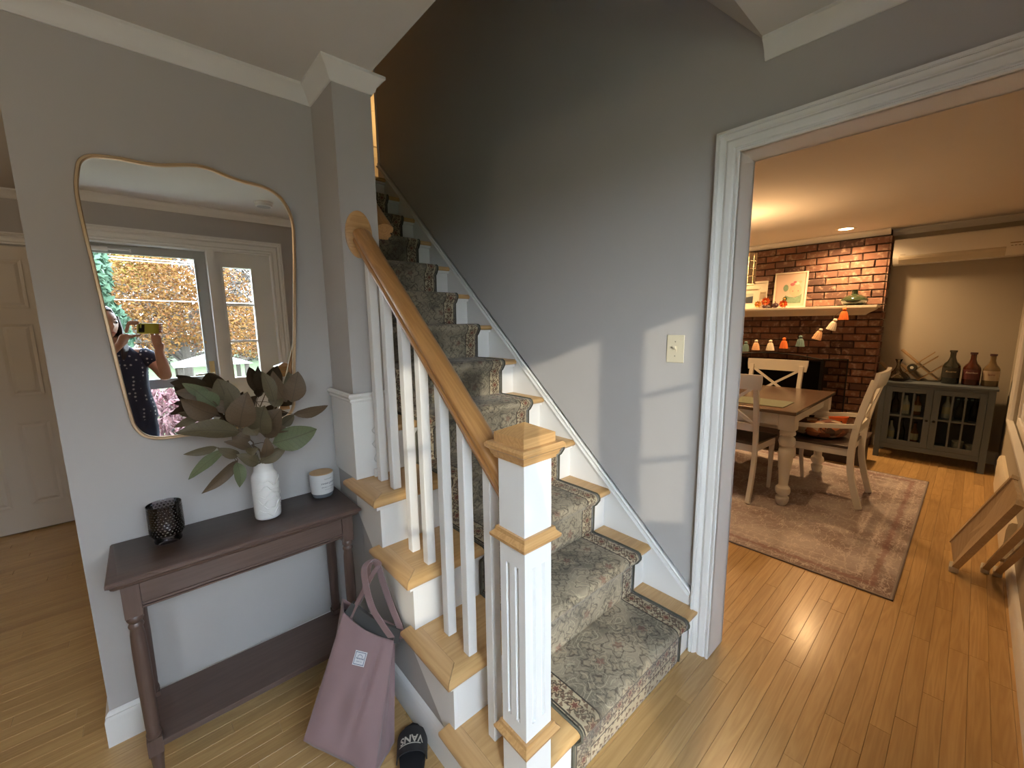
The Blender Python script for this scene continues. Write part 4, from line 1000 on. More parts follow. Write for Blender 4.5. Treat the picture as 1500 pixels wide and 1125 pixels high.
bp = N(nt, 'Bump'); bp.inputs[0].default_value = .7; bp.inputs[1].default_value = .006; L(nt, n1.outputs[0], bp.inputs[2]); L(nt, bp.outputs[0], b.inputs['Normal'])
ch = thing('brick_fireplace', 'red brown brick chimney breast with firebox behind the dining table', 'fireplace', (BX+.08, 1.9, 0), kind='structure')
core = MB().box(BX, XD-.001, BY0+.004, 1.17, 0, BZT+.06).box(BX, XD-.001, 2.05, 3.2, 0, BZT+.06).box(BX, XD-.001, 1.17, 2.05, .93, BZT+.06).box(XD-.06, XD-.001, 1.17, 2.05, 0, .93)
core.build('mortar', mortar, ch)
MB().box(BX+.02, XD-.03, 1.172, 1.20, 0, .93).box(BX+.02, XD-.03, 2.02, 2.048, 0, .93).box(XD-.07, XD-.06, 1.17, 2.05, 0, .93).box(BX+.0, XD-.06, 1.17, 2.05, 0, .004).build('firebox_lining', mat('soot', (.010, .009, .009), .95), ch)
COURSE = .0790; BL_ = .200; MJ = .010
def brick_mesh(l, sd_):
    rr2 = random.Random(sd_); m = MB(); h = COURSE-MJ; d = .022
    j = lambda: rr2.uniform(-.003, .003)
    m.add([(0, 0, 0), (0, l, 0), (0, l, h), (0, 0, h), (-d*.6, j(), j()), (-d*.6, l+j(), j()), (-d*.6, l+j(), h+j()), (-d*.6, j(), h+j()),
           (-d+j(), .006, .006), (-d+j(), l-.006, .006), (-d+j(), l-.006, h-.006), (-d+j(), .006, h-.006)],
          [(0, 1, 5, 4), (1, 2, 6, 5), (2, 3, 7, 6), (3, 0, 4, 7), (4, 5, 9, 8), (5, 6, 10, 9), (6, 7, 11, 10), (7, 4, 8, 11), (8, 9, 10, 11)]); return m
BMS = {}
for l in (BL_, BL_/2-MJ/2, .13, .16):
    BMS[l] = []
    for q in range(4):
        o = brick_mesh(l, q+int(l*1000)).build('brick', bk); BMS[l].append(o.data); bpy.data.objects.remove(o)
rr = random.Random(3); bricks = []
nz_ = int(BZT/COURSE)+1
for r_i in range(nz_):
    z = r_i*COURSE+.004; y = BY0
    if z+COURSE-MJ > BZT+.03: break
    first = BL_/2-MJ/2 if r_i % 2 else BL_
    k = 0
    while y < 3.15:
        l = first if k == 0 else BL_
        if z < .93 and y+l > 1.17 and y < 2.05:
            if y < 1.17-.09:
                l = .13 if 1.17-y > .12 else BL_/2-MJ/2
                if y+l > 1.185: l = BL_/2-MJ/2
            else: y = 2.055; k += 1; continue
        if y+l <= 1.19 or y > 2.04 or z >= .90: bricks.append((y, z, l))
        y += l+MJ; k += 1
bricks.sort(key=lambda t_: t_[0])
fb = MB()
for n, (y, z, l) in enumerate(bricks):
    if n < 298:
        o = bpy.data.objects.new('brick', rr.choice(BMS[l])); COL.objects.link(o); o.location = (BX, y, z); setp(o, ch)
        o.matrix_parent_inverse = Wm(ch).inverted()
    else:
        p = brick_mesh(l, n); fb.add([(a+BX, c+y, d+z) for a, c, d in p.v], p.f)
if fb.v: tag(fb.build('brick_field', bk, ch), kind='stuff')
# side returns of the breast (quoins turned round the corner)
sb_ = MB()
for r_i in range(nz_):
    z = r_i*COURSE+.004
    if z+COURSE-MJ <= BZT+.03: sb_.box(BX-.012, BX+(.095 if r_i % 2 else .145), BY0-.014, BY0+.004, z, z+COURSE-MJ)
tag(sb_.build('corner_brick', bk, ch), kind='stuff')
# --- mantel
cream = mat('cream_paint', (.74, .67, .55), .4, var=.02)
mt_ = thing('mantel_shelf', 'cream moulded mantel shelf on the brick fireplace', 'shelf', (5.83, 1.9, 1.47))
MB().box(5.71, BX-.0225, .715, 3.1, 1.545, 1.572).build('shelf_board', cream, mt_, bevel=.003)
MP = [(0, 0), (.02, .0), (.03, .012), (.055, .030), (.095, .052), (.11, .064), (.115, .075), (0, .075)]
MB().sweep([(d, h) for d, h in MP], [(BX-.0225, .845, 1.470), (BX-.05-.0225, .845, 1.470), (BX-.05-.0225, 3.1, 1.470)][::-1], ).build('mantel_moulding', cream, mt_, auto=30)
# --- fire screen: black iron with arched top and two wings
iron = mat('black_iron', (.012, .012, .012), .5, metal=.6); meshm = glassmat('black_wire_mesh', (.45, .45, .45), .02, .5)
fsn = thing('fire_screen', 'black iron folding fire screen with an arched centre', 'fire screen', (5.62, 1.6, 0))
def arch(y0, y1, z1, rise_, x0, x1, nm, n=14):
    ys = [y0+(y1-y0)*i/n for i in range(n+1)]; xs = [x0+(x1-x0)*i/n for i in range(n+1)]
    top_ = [(xs[i], ys[i], z1+rise_*sin(pi*i/n)) for i in range(n+1)]
    m = MB().tube([(x0, y0, .01)]+top_+[(x1, y1, .01)], .007, 6, up=(1, .1, 0)).tube([(x0, y0, .02), (x1, y1, .02)], .006, 6)
    o = m.build(nm, iron, fsn)
    vs = [(x0, y0, .02)]+top_+[(x1, y1, .02)]
    MB().add(vs, [tuple(range(len(vs)))]).build('wire_mesh', meshm, o)
arch(1.115, 2.12, .985, .055, 5.60, 5.60, 'centre_panel'); arch(.905, 1.105, .99, .0, 5.72, 5.605, 'side_panel', 4); arch(2.13, 2.33, .99, .0, 5.605, 5.72, 'side_panel', 4)
# --- pictures on the mantel
def picture(x, y0, y1, z0, z1, tilt, name, label, grp, fw_, fm, mat_c, art):
    t = thing(name, label, 'picture', (x, (y0+y1)/2, z0))
    W_, H_ = y1-y0, z1-z0; t.rotation_euler = (0, tilt, 0)
    def loc(mb, nm, m, par=None):
        o = mb.build(nm, m); o.parent = par or t; return o
    a, b2 = -W_/2, W_/2
    loc(MB().box(-.010, .010, a, a+fw_, 0, H_).box(-.010, .010, b2-fw_, b2, 0, H_).box(-.010, .010, a+fw_, b2-fw_, 0, fw_).box(-.010, .010, a+fw_, b2-fw_, H_-fw_, H_), 'frame', fm)
    o = loc(MB().box(-.002, .004, a+fw_, b2-fw_, fw_, H_-fw_), 'print', mat_c)
    art(o, a, b2, H_)
    return t
pink = mat('pale_pink_paper', (.66, .48, .38), .8, var=.03); ivp = mat('ivory_mat_board', (.74, .68, .55), .8, var=.02); sea = mat('sage_green_paint', (.20, .30, .20), .8, var=.35, nscale=40)
skin_p = mat('peach_painted_shape', (.62, .42, .28), .8, var=.15, nscale=30); dk = mat('slate_photo_tone', (.045, .055, .075), .6, var=.3, nscale=30); pal = mat('pale_photo_sky', (.42, .48, .42), .6, var=.1); red = mat('pink_painted_dabs', (.42, .13, .14), .8, var=.3)
def disc(y, z, ry, rz, x=-.003, n=14, ph=0): return [(x, y+ry*cos(2*pi*i/n+ph), z+rz*sin(2*pi*i/n+ph)) for i in range(n)]
def art_portrait(o, a, b2, H_):
    def fl(pts, m, nm='painted_shape'):
        q = MB().add(pts, [tuple(range(len(pts)))]).build(nm, m); q.parent = o
    # loose watercolour of rounded shapes: collar, head wrap, bouquet
    fl([(-.0032, y, z) for y, z in ((-.12, .05), (.055, .05), (.045, .15), (.005, .13), (-.05, .12), (-.10, .14), (-.125, .16))], sea)
    fl(disc(-.055, .205, .065, .075, -.0036), skin_p); fl(disc(.045, .235, .028, .042, -.0034), sea)
    for (y, z, r_, m) in ((-.02, .275, .024, red), (-.07, .285, .022, ivp), (-.10, .30, .018, skin_p), (-.045, .30, .018, red), (-.03, .195, .007, red), (-.085, .195, .007, red)): fl(disc(y, z, r_, r_*.8, -.0040, 9), m)
picture(5.885, 1.385, 1.725, 1.574, 1.995, .09, 'framed_print', 'tall white framed pink and green print on the mantel', None, .016, ivp, pink, art_portrait)
def art_land(o, a, b2, H_):
    def fl(pts, m):
        q = MB().add(pts, [tuple(range(len(pts)))]).build('photo_area', m); q.parent = o
    f = .07
    fl([(-.0030, y, z) for y, z in ((a+f, H_*.50), (b2-f, H_*.50), (b2-f, H_-f), (a+f, H_-f))], pal)
    fl([(-.0034, y, z) for y, z in ((a+f, f), (b2-f, f), (b2-f, H_*.48), (a+.15, H_*.56), (a+f, H_*.60))], dk)
picture(5.880, 1.800, 2.18, 1.574, 1.915, .10, 'framed_photo', 'wider cream matted frame behind the small photo on the mantel', None, .022, ivp, ivp, lambda *a_: None)
picture(5.835, 1.870, 2.16, 1.574, 1.835, .10, 'framed_photo', 'cream framed dark seascape photo at the left of the mantel', None, .018, ivp, ivp, art_land)
# --- autumn flower and pumpkin cluster on the mantel
orange = mat('orange_plastic_gloss', (.70, .14, .03), .45, var=.08); dpur = mat('dark_plum', (.050, .018, .022), .45, var=.3); yel = mat('golden_petal', (.70, .36, .06), .6, var=.1)
peach = mat('peach_yarn', (.72, .42, .24), .95, bump=.8, bscale=200); ivy = mat('cream_yarn', (.74, .66, .52), .95, bump=.8, bscale=200); orgy = mat('orange_yarn', (.74, .17, .035), .95, bump=.8, bscale=200); teal = mat('teal_yarn', (.14, .22, .22), .95, bump=.8, bscale=200)
def blossom(y, z, r_, m, m2, x=5.80, nm='fabric_flower', label='', n=9):
    t = thing(nm, label, 'flower', (x, y, z)); rr3 = random.Random(int(y*1000))
    mb = MB()
    for ring_, (rad, hh, k) in enumerate(((r_, .0, n), (r_*.72, .010, n-2), (r_*.42, .018, 5))):
        for i in range(k):
            a = 2*pi*i/k+ring_*.4; pr_ = rad; w_ = rad*.38
            c, s_ = cos(a), sin(a)
            def P(u_, v_, d_): return (-hh-d_, u_*c-v_*s_, u_*s_+v_*c)
            mb.add([P(.1*pr_, 0, 0), P(.6*pr_, -w_, .006), P(pr_, 0, .012), P(.6*pr_, w_, .006), P(.55*pr_, 0, .0)], [(0, 1, 4), (1, 2, 4), (2, 3, 4), (3, 0, 4)])
    o = mb.build('petals', m); o.parent = t
    o = MB().lathe([(0, -.012), (.6*.012, -.010), (.012, 0), (.006, .010), (0, .012)], (-.022, 0, 0), 10).build('centre', m2); o.parent = t
def pumpkin(y, z, r_, m, x, label):
    t = thing('small_pumpkin', label, 'pumpkin', (x, y, z)); mb = MB(); seg = 24; vs = []; fs = []
    for i in range(seg):
        a = 2*pi*i/seg; k_ = 1-.12*abs(cos(a*4))
        for j in range(9):
            b_ = -pi/2+pi*j/8; vs.append((r_*k_*cos(b_)*cos(a), r_*k_*cos(b_)*sin(a), r_*.78*(1+sin(b_))))
    for i in range(seg):
        for j in range(8): fs.append((i*9+j, ((i+1) % seg)*9+j, ((i+1) % seg)*9+j+1, i*9+j+1))
    o = mb.add(vs, fs).build('body', m, smooth=True); o.parent = t
    o = MB().tube([(0, 0, r_*1.45), (.002, .002, r_*1.8), (.006, .004, r_*2.0)], .005, 6).build('stalk', stem); o.parent = t
blossom(1.860, 1.625, .044, yel, orange, label='golden flower at the left of the mantel cluster')
blossom(1.775, 1.655, .054, orange, yel, label='large orange flower above the dark pumpkins on the mantel')
blossom(1.585, 1.618, .050, orange, yel, label='bright orange flower beside the tall print on the mantel')
blossom(1.572, 1.678, .028, sea, yel, label='small green flower sprig above the orange one on the mantel')
pumpkin(1.790, 1.572, .026, dpur, 5.80, 'small plum pumpkin left of centre in the mantel cluster')
pumpkin(1.735, 1.572, .022, mat('pewter_gloss', (.12, .10, .10), .3), 5.765, 'small dark grey pumpkin low in the mantel cluster')
pumpkin(1.672, 1.572, .040, dpur, 5.80, 'largest dark plum pumpkin in the mantel cluster')
# --- dark green glass jug on the mantel
gg = mat('dark_green_glass', (.030, .045, .022), .06, coat=.6, spec=.8)
t = thing('green_glass_jug', 'squat dark green glass jug at the right end of the mantel', 'vase', (5.83, .925, 1.572))
MB().lathe([(0, 0), (.068, 0), (.092, .010), (.114, .038), (.120, .055), (.110, .077), (.070, .106), (.034, .118), (.026, .135), (.026, .158), (.034, .168), (.033, .172), (.022, .165), (0, .150)], (5.83, .925, 1.5725), 36).build('body', gg, t, smooth=True)
MB().lathe([(.027, 0), (.033, .003), (.027, .007)], (5.83, .925, 1.5725+.140), 24).build('neck_ring', gg, t, smooth=True)
# --- yarn tassel garland
gl = [(1.931, 1.121, teal, 'teal yarn tassel, leftmost on the garland, by the casing'), (1.815, 1.142, peach, 'peach yarn tassel between teal and white ones near the casing'), (1.657, 1.146, ivy, 'cream yarn tassel third from the casing, left of an orange one'),
      (1.516, 1.175, orgy, 'orange yarn tassel low on the garland above the white chair'), (1.353, 1.203, teal, 'teal yarn tassel in the middle right of the garland'), (1.203, 1.290, peach, 'peach yarn tassel rising right of the teal one'),
      (1.081, 1.396, ivy, 'tilted cream yarn tassel just below the mantel edge'), (.977, 1.505, orgy, 'orange yarn tassel topmost on the garland at the mantel front')]
gs = MB().tube(catmull_open([(5.700, 2.06, 1.16)]+[(5.700, y, z+.047) for y, z, _, _ in gl]+[(5.703, .955, 1.578)], 4), .0016, 5).build('garland_string', mat('dark_string', (.08, .06, .05), .9))
tag(gs, 'dark string of the garland dipping below the mantel', 'string')
rr = random.Random(2)
for i, (y, z, m, lab) in enumerate(gl):
    t = thing('yarn_tassel', lab, 'tassel', (5.690, y, z-.085), group='yarn tassels on the fireplace garland')
    s_ = 1.0; mb = MB()
    o = MB().lathe([(0, .100), (.010, .098), (.015, .088), (.012, .078), (.008, .074)][::-1], (0, 0, 0), 14).build('head', ivy if i not in (0, 3, 4, 7) else m, smooth=True); o.parent = t
    vs = []; fs = []; seg = 28
    for q in range(seg):
        a = 2*pi*q/seg; k_ = 1+.10*(q % 2)
        for (r_, zz) in ((.007, .078), (.019, .066), (.026, .040), (.031, .012), (.033, 0)): vs.append((r_*k_*cos(a)*.8, r_*k_*sin(a), zz+(.004 if zz == 0 and q % 2 else 0)))
    for q in range(seg):
        for j in range(4): fs.append((q*5+j, ((q+1) % seg)*5+j, ((q+1) % seg)*5+j+1, q*5+j+1))
    fs.append(tuple(q*5+4 for q in range(seg)))
    o = mb.add(vs, fs).build('skirt', m); o.parent = t
    o = MB().lathe([(.0095, .074), (.0115, .077), (.0095, .080)], (0, 0, 0), 12).build('tie', m); o.parent = t
    t.scale = (1.3, 1.3, 1.3)
    if i in (5, 6): t.rotation_euler = (.30, 0, 0)
# --- mini split
acw = mat('cream_appliance_plastic', (.80, .77, .70), .35, var=.01)
t = thing('mini_split', 'long cream mini split air conditioner on the dining wall', 'air conditioner', (6.0, .2, 2.0))
ac = [(XD-.0005, 1.995), (XD-.0005, 2.235), (5.945, 2.235), (5.915, 2.222), (5.900, 2.19), (5.895, 2.06), (5.905, 2.03), (5.95, 1.985), (6.03, 1.975)]
MB().prism(ac, 'y', -.235, .660).build('body', acw, t, auto=30)
MB().prism([(5.8925, 2.046), (5.8955, 2.062), (5.897, 2.062), (5.905, 2.029), (5.948, 1.985), (5.946, 1.981), (5.902, 2.024)], 'y', -.10, .615).build('louvre', mat('pale_louvre', (.60, .54, .42), .4), t)
MB().box(5.8935, 5.8955, -.19, -.12, 2.085, 2.093).build('badge', mat('gold_badge', (.35, .26, .14), .4), t)
for i in range(4): MB().box(5.8935, 5.8955, -.205+.022*i, -.191+.022*i, 2.062, 2.068).build('indicator', mat('badge_grey', (.3, .25, .18), .5), t)
MB().box(5.8935, 5.897, .565, .605, 2.07, 2.074).build('badge', mat('badge_grey2', (.4, .33, .22), .5), t)
# --- recessed downlight
t = thing('recessed_downlight', 'glowing recessed downlight in the dining ceiling', 'ceiling light', (5.6, 1.02, ZC))
MB().lathe([(.062, -.002), (.085, -.006), (.088, 0)], (5.6, 1.02, ZC), 32, cap=False).build('trim_ring', cream, t, smooth=True)
MB().lathe([(0, -.0035), (.062, -.0025)], (5.6, 1.02, ZC), 32, cap=False).build('lens', mat('downlight_lens', (1, .8, .5), .5, emit=((1, .72, .38), 14)), t)
# --- capiz chandelier, partly behind the casing
t = thing('tile_chandelier', 'drum chandelier of small translucent tiles beside the casing', 'chandelier', (4.1, 1.545, 1.75))
cap_ = mat('capiz_tile', (.50, .40, .27), .35, var=.15, nscale=30); thin = mat('bronze_wire', (.10, .07, .04), .4, metal=.7)
tl = MB(); wr = MB()
for k in range(4):
    for i in range(18):
        a0 = 2*pi*i/18+.02; a1 = 2*pi*(i+1)/18-.02; z0 = 1.755+.066*k; z1 = z0+.060; R_ = .185
        q = MB().add([(4.1+R_*cos(a0), 1.545+R_*sin(a0), z0), (4.1+R_*cos(a1), 1.545+R_*sin(a1), z0), (4.1+R_*cos(a1), 1.545+R_*sin(a1), z1), (4.1+R_*cos(a0), 1.545+R_*sin(a0), z1)], [(0, 1, 2, 3)])
        o = q.build('tile', cap_, t); md = o.modifiers.new('s', 'SOLIDIFY'); md.thickness = .002
for k in range(5):
    z0 = 1.752+.066*k; wr.tube([(4.1+.186*cos(2*pi*i/24), 1.545+.186*sin(2*pi*i/24), z0) for i in range(24)], .003, 5, closed=True)
wr.tube([(4.1, 1.36, 2.016), (4.1, 1.73, 2.016)], .003, 5).tube([(4.1, 1.545, 2.016), (4.1, 1.545, 2.352)], .004, 6).lathe([(0, 0), (.05, 0), (.055, .02)], (4.1, 1.545, 2.34), 16)
wr.build('wire_frame', thin, t)

# --- rug
rgm, nt, b = NT('faded_rug')
co = N(nt, 'TexCoord'); sp = N(nt, 'SeparateXYZ'); L(nt, co.outputs['Object'], sp.inputs[0])
def nn(sc, det=4, stre=None, src=None):
    n = N(nt, 'TexNoise'); n.inputs['Scale'].default_value = sc; n.inputs['Detail'].default_value = det
    s_ = src or co.outputs['Object']
    if stre: mp = N(nt, 'Mapping'); mp.inputs[3].default_value = stre; L(nt, s_, mp.inputs[0]); s_ = mp.outputs[0]
    L(nt, s_, n.inputs[0]); return n
a_ = nn(3.0); c1 = mixc(nt, st2(nt, a_.outputs[0], .35, .65), (.30, .235, .225), (.43, .375, .365))
b_n = nn(2.2, 5); c1 = mixc(nt, mth(nt, 'MULTIPLY', st2(nt, b_n.outputs[0], .50, .66), .7), c1, (.185, .125, .120))
sc1 = nn(9, 4, (1, 2.2, 1)); lines = mth(nt, 'ABSOLUTE', mth(nt, 'SUBTRACT', sc1.outputs[0], .5)); c1 = mixc(nt, mth(nt, 'MULTIPLY', st2(nt, lines, .0, .022, True), .75), c1, (.62, .55, .52))
sc2 = nn(16, 4, (2.2, 1, 1)); lines = mth(nt, 'ABSOLUTE', mth(nt, 'SUBTRACT', sc2.outputs[0], .5)); c1 = mixc(nt, mth(nt, 'MULTIPLY', st2(nt, lines, .0, .02, True), .5), c1, (.58, .50, .48))
# distance from the rug edge -> border bands
ex = mth(nt, 'SUBTRACT', 1.15, mth(nt, 'ABSOLUTE', sp.outputs['X'])); ey = mth(nt, 'SUBTRACT', 1.55, mth(nt, 'ABSOLUTE', sp.outputs['Y'])); ed = mth(nt, 'MINIMUM', ex, ey)
wob = nn(40, 3); edw = mth(nt, 'ADD', ed, mth(nt, 'MULTIPLY', mth(nt, 'SUBTRACT', wob.outputs[0], .5), .06))
for p_, wd, cc_ in ((.095, .022, (.24, .12, .12)), (.16, .010, (.60, .52, .50)), (.24, .008, (.56, .48, .46)), (.055, .006, (.58, .50, .48))):
    d_ = mth(nt, 'ABSOLUTE', mth(nt, 'SUBTRACT', edw, p_)); c1 = mixc(nt, mth(nt, 'MULTIPLY', st2(nt, d_, wd*.4, wd, True), .55), c1, cc_)
c1 = mixc(nt, st2(nt, ed, .010, .014, True), c1, (.30, .26, .25))
L(nt, c1, b.inputs['Base Color']); b.inputs['Roughness'].default_value = .95; b.inputs['Specular IOR Level'].default_value = .1
fz = nn(350, 2); bp = N(nt, 'Bump'); bp.inputs[0].default_value = .5; bp.inputs[1].default_value = .002; L(nt, fz.outputs[0], bp.inputs[2]); L(nt, bp.outputs[0], b.inputs['Normal'])
rug = MB().box(-1.15, 1.15, -1.55, 1.55, .0006, .007).build('area_rug', rgm, loc=(3.87, 1.697, 0), bevel=.002)
tag(rug, 'faded mauve and grey distressed rug under the dining table', 'rug')
MB().box(-1.152, 1.152, -1.552, -1.546, .0005, .0075).box(-1.152, -1.146, -1.552, 1.552, .0005, .0075).box(1.146, 1.152, -1.552, 1.552, .0005, .0075).build('binding', mat('rug_binding', (.16, .13, .13), .9), loc=(3.87, 1.697, 0))
o = bpy.data.objects['binding'] if 'binding' in bpy.data.objects else None
for o in [x for x in bpy.data.objects if x.name.startswith('binding') and x.parent is None]: o.location = (0, 0, 0); o.parent = rug

# --- dining table
RZ = .0078
chw = mat('cream_white_paint', (.66, .63, .57), .32, var=.02, coat=.2)
tw_ = wood('walnut_tabletop', (.115, .070, .045), (.075, .045, .030), 'Y', .8, .22, .35)
dtb = thing('dining_table', 'white dining table with turned legs and dark walnut top', 'table', (4.1, 1.7, RZ))
DX0, DX1, DY0, DY1, DZ = 3.475, 4.735, .812, 2.62, .765
MB().box(DX0, DX1, DY0, DY1, DZ-.028, DZ).build('tabletop', tw_, dtb, bevel=.006)
MB().box(DX0+.05, DX0+.072, DY0+.12, DY1-.12, DZ-.125, DZ-.028).box(DX1-.072, DX1-.05, DY0+.12, DY1-.12, DZ-.125, DZ-.028).box(DX0+.12, DX1-.12, DY0+.05, DY0+.072, DZ-.125, DZ-.028).box(DX0+.12, DX1-.12, DY1-.072, DY1-.05, DZ-.125, DZ-.028).build('apron', chw, dtb, bevel=.002)
def table_leg(cx, cy):
    P_ = [(.026, 0), (.034, .012), (.044, .040), (.046, .058), (.044, .068), (.033, .078), (.033, .084), (.046, .094), (.052, .118), (.048, .142), (.034, .156), (.031, .170), (.036, .25), (.048, .36), (.052, .42), (.050, .445), (.038, .462), (.037, .470), (.050, .480), (.057, .508), (.052, .535), (.038, .550), (.038, .556), (.052, .563), (.054, .577), (.049, .590), (.045, .596), (.048, .602)]
    m = MB().lathe(P_, (cx, cy, RZ), 28); s_ = .052
    m.box(cx-s_, cx+s_, cy-s_, cy+s_, .608, DZ-.0282)
    return m.build('leg', chw, dtb, auto=35)
for cx in (DX0+.105, DX1-.115):
    for cy in (DY0+.067, DY1-.075): table_leg(cx, cy)
pm_ = mat('green_woven_placemat', (.095, .11, .065), .6, var=.15, nscale=60, bump=.5, bscale=200)
tag(MB().box(3.60, 3.90, .93, 1.36, DZ+.0005, DZ+.004).build('placemat', pm_, bevel=.001, bseg=1), 'dull green woven placemat on the walnut table top', 'placemat')

# --- x-back dining chairs
seatm = mat('dark_wood_seat', (.060, .042, .034), .35, var=.1)
def curve_bar(p, w_, d_):   # flat bar through points in the y-z plane at x
    pass
def dining_chair(name, label, W_=.45, D_=.42, arms=False, H_=1.02, cat='chair'):
    t = thing(name, label, cat, (0, 0, 0))
    hw = W_/2; zs = .45
    bld = lambda mb, nm, m, par=None, **k: mb.build(nm, m, par or t, **k)
    # seat slab with apron; back at y = -D/2
    bld(MB().prism([(-hw+.02, -D_/2), (hw-.02, -D_/2), (hw+.01, D_/2), (-hw-.01, D_/2)], 'z', zs-.004, zs+.018), 'seat', seatm, bevel=.005)
    bld(MB().prism([(-hw+.03, -D_/2+.01), (hw-.03, -D_/2+.01), (hw-.0, D_/2-.012), (-hw+.0, D_/2-.012)], 'z', zs-.062, zs-.0045), 'apron', chw, bevel=.002)
    for s in (-1, 1):
        # sabre rear leg sweeping up into the back post
        path = [(s*(hw-.022), -D_/2-.085, 0), (s*(hw-.022), -D_/2-.045, .14), (s*(hw-.022), -D_/2-.012, .30), (s*(hw-.022), -D_/2-.008, .45), (s*(hw-.022), -D_/2-.022, .62), (s*(hw-.022), -D_/2-.055, .80), (s*(hw-.022), -D_/2-.095, H_-.06)]
        P = catmull_open(path, 4)
        pw_ = .019 if not arms else .021
        bld(MB().sweep([(-.016, -pw_), (.016, -pw_), (.016, pw_), (-.016, pw_)], P, up=(0, 1, 0)), 'rear_leg', chw, bevel=.002, bseg=1)
        if arms: pf = [(s*(hw+.0), D_/2-.055, 0), (s*(hw+.0), D_/2-.030, .2), (s*(hw+.0), D_/2-.030, zs-.03)]
        else: pf = [(s*(hw-.018), D_/2-.035, 0), (s*(hw-.018), D_/2-.028, .2), (s*(hw-.018), D_/2-.030, zs-.06)]
        bld(MB().sweep([(-.015, -.015), (.015, -.015), (.015, .015), (-.015, .015)], pf, up=(0, 1, 0), scales=[.8, .95, 1.15]), 'front_leg', chw, bevel=.002, bseg=1)
    # crest rail: curved, deep, with flared ends
    cr = MB(); vs = []; n = 16; ov = .022
    for i in range(n+1):
        u_ = -1+2*i/n; x = u_*(hw+ov); yb2 = -D_/2-.095-.020*(1-u_*u_); fl_ = .012*abs(u_)**3
        for (dy, z) in ((-.013, H_-.115), (.011, H_-.115), (.005-.004, H_-.05), (-.006, H_), (-.030, H_), (-.026, H_-.05)): vs.append((x*(1-(.035 if z < H_-.1 else 0)), yb2+dy, z))
    fs = [(i*6+q, i*6+(q+1) % 6, (i+1)*6+(q+1) % 6, (i+1)*6+q) for i in range(n) for q in range(6)]+[tuple(range(5, -1, -1)), tuple(n*6+q for q in range(6))]
    bld(cr.add(vs, fs), 'crest_rail', chw, auto=40)
    zl, zh = (.60, H_-.10)
    bld(MB().box(-hw+.03, hw-.03, -D_/2-.034, -D_/2-.012, .565, .625), 'lower_back_rail', chw, bevel=.002)
    for s in (-1, 1):
        bld(MB().sweep([(-.011, -.008), (.011, -.008), (.011, .008), (-.011, .008)], [(s*(hw-.035), -D_/2-.024, .622), (0, -D_/2-.062+.002*s, (.622+zh)/2), (-s*(hw-.035), -D_/2-.095, zh)], up=(0, 1, 0)), 'cross_slat', chw)
    if arms:
        for s in (-1, 1):
            x = s*(hw+.012)
            P = catmull_open([(s*(hw-.018), -D_/2-.030, .630), (x+.012*s, -D_/2+.12, .618), (x+.015*s, .04, .598), (x+.010*s, D_/2-.075, .592), (x+.008*s, D_/2-.045, .580), (x+.004*s, D_/2-.040, .53), (x, D_/2-.045, zs-.03)], 5)
            bld(MB().sweep([(-.016, -.010), (.016, -.010), (.016, .010), (-.016, .010)], P, up=(1, 0, 0)), 'arm', chw, bevel=.003, bseg=1)
    return t
c1_ = dining_chair('dining_chair', 'white cross-back dining chair nearest the casing, seen from behind', W_=.45)
c2_ = copy_tree(c1_); c2_['label'] = 'white cross-back dining chair on the fireplace side of the table'
c1_.rotation_euler = (0, 0, -pi/2); c1_.location = (3.675+.02, 1.265, RZ+.003)
c2_.rotation_euler = (0, 0, pi/2); c2_.location = (4.66, 1.375, RZ+.003); c2_.scale = (1.12, 1, .985)
c1_['group'] = c2_['group'] = 'cross-back side chairs'
c3_ = dining_chair('armchair', 'white dining armchair at the table end holding a round leafy cushion', W_=.50, D_=.44, arms=True, H_=1.04, cat='chair')
c3_.location = (4.12, .765, RZ+.003); c3_.rotation_euler = (0, 0, 0)
# --- round autumn cushion on the armchair
cm, nt, b = NT('autumn_print_fabric'); co = N(nt, 'TexCoord'); v = N(nt, 'TexVoronoi'); v.inputs['Scale'].default_value = 16; L(nt, co.outputs['Object'], v.inputs[0])
rp = N(nt, 'ValToRGB'); rp.color_ramp.interpolation = 'CONSTANT'; e = rp.color_ramp.elements; e[0].color = (.10, .045, .028, 1); e[1].position = .85; e[1].color = (.30, .11, .045, 1)
for p_, c_ in ((.3, (.38, .29, .21, 1)), (.5, (.17, .055, .030, 1)), (.68, (.05, .028, .022, 1))): q = e.new(p_); q.color = c_
spc = N(nt, 'SeparateXYZ'); L(nt, v.outputs['Color'], spc.inputs[0]); L(nt, spc.outputs[0], rp.inputs[0]); L(nt, rp.outputs[0], b.inputs['Base Color']); b.inputs['Roughness'].default_value = .9
t = thing('round_cushion', 'plump round autumn leaf print cushion on the armchair seat', 'cushion', (4.12, .79, .479))
MB().lathe([(0, 0), (.12, .003), (.175, .030), (.190, .062), (.180, .095), (.145, .118), (.07, .128), (0, .122)], (4.12, .79, .4795), 36).build('cover', cm, t, smooth=True)
MB().lathe([(0, .126), (.012, .126), (.014, .120), (0, .118)][::-1], (4.12, .79, .4795), 12).build('button', dpur, t)
rib = MB().tube([(3.845, .700+.028*cos(a), .608+.028*sin(a)) for a in [2*pi*i/14 for i in range(14)]], .004, 6, closed=True, up=(1, 0, 0)).tube([(3.847, .715+.018*cos(a), .592+.022*sin(a)) for a in [2*pi*i/14 for i in range(14)]], .004, 6, closed=True, up=(1, 0, 0)).build('ribbon_bow', mat('rust_ribbon', (.16, .075, .05), .8))
tag(rib, 'looped brown ribbon tied round the armchair arm', 'ribbon')
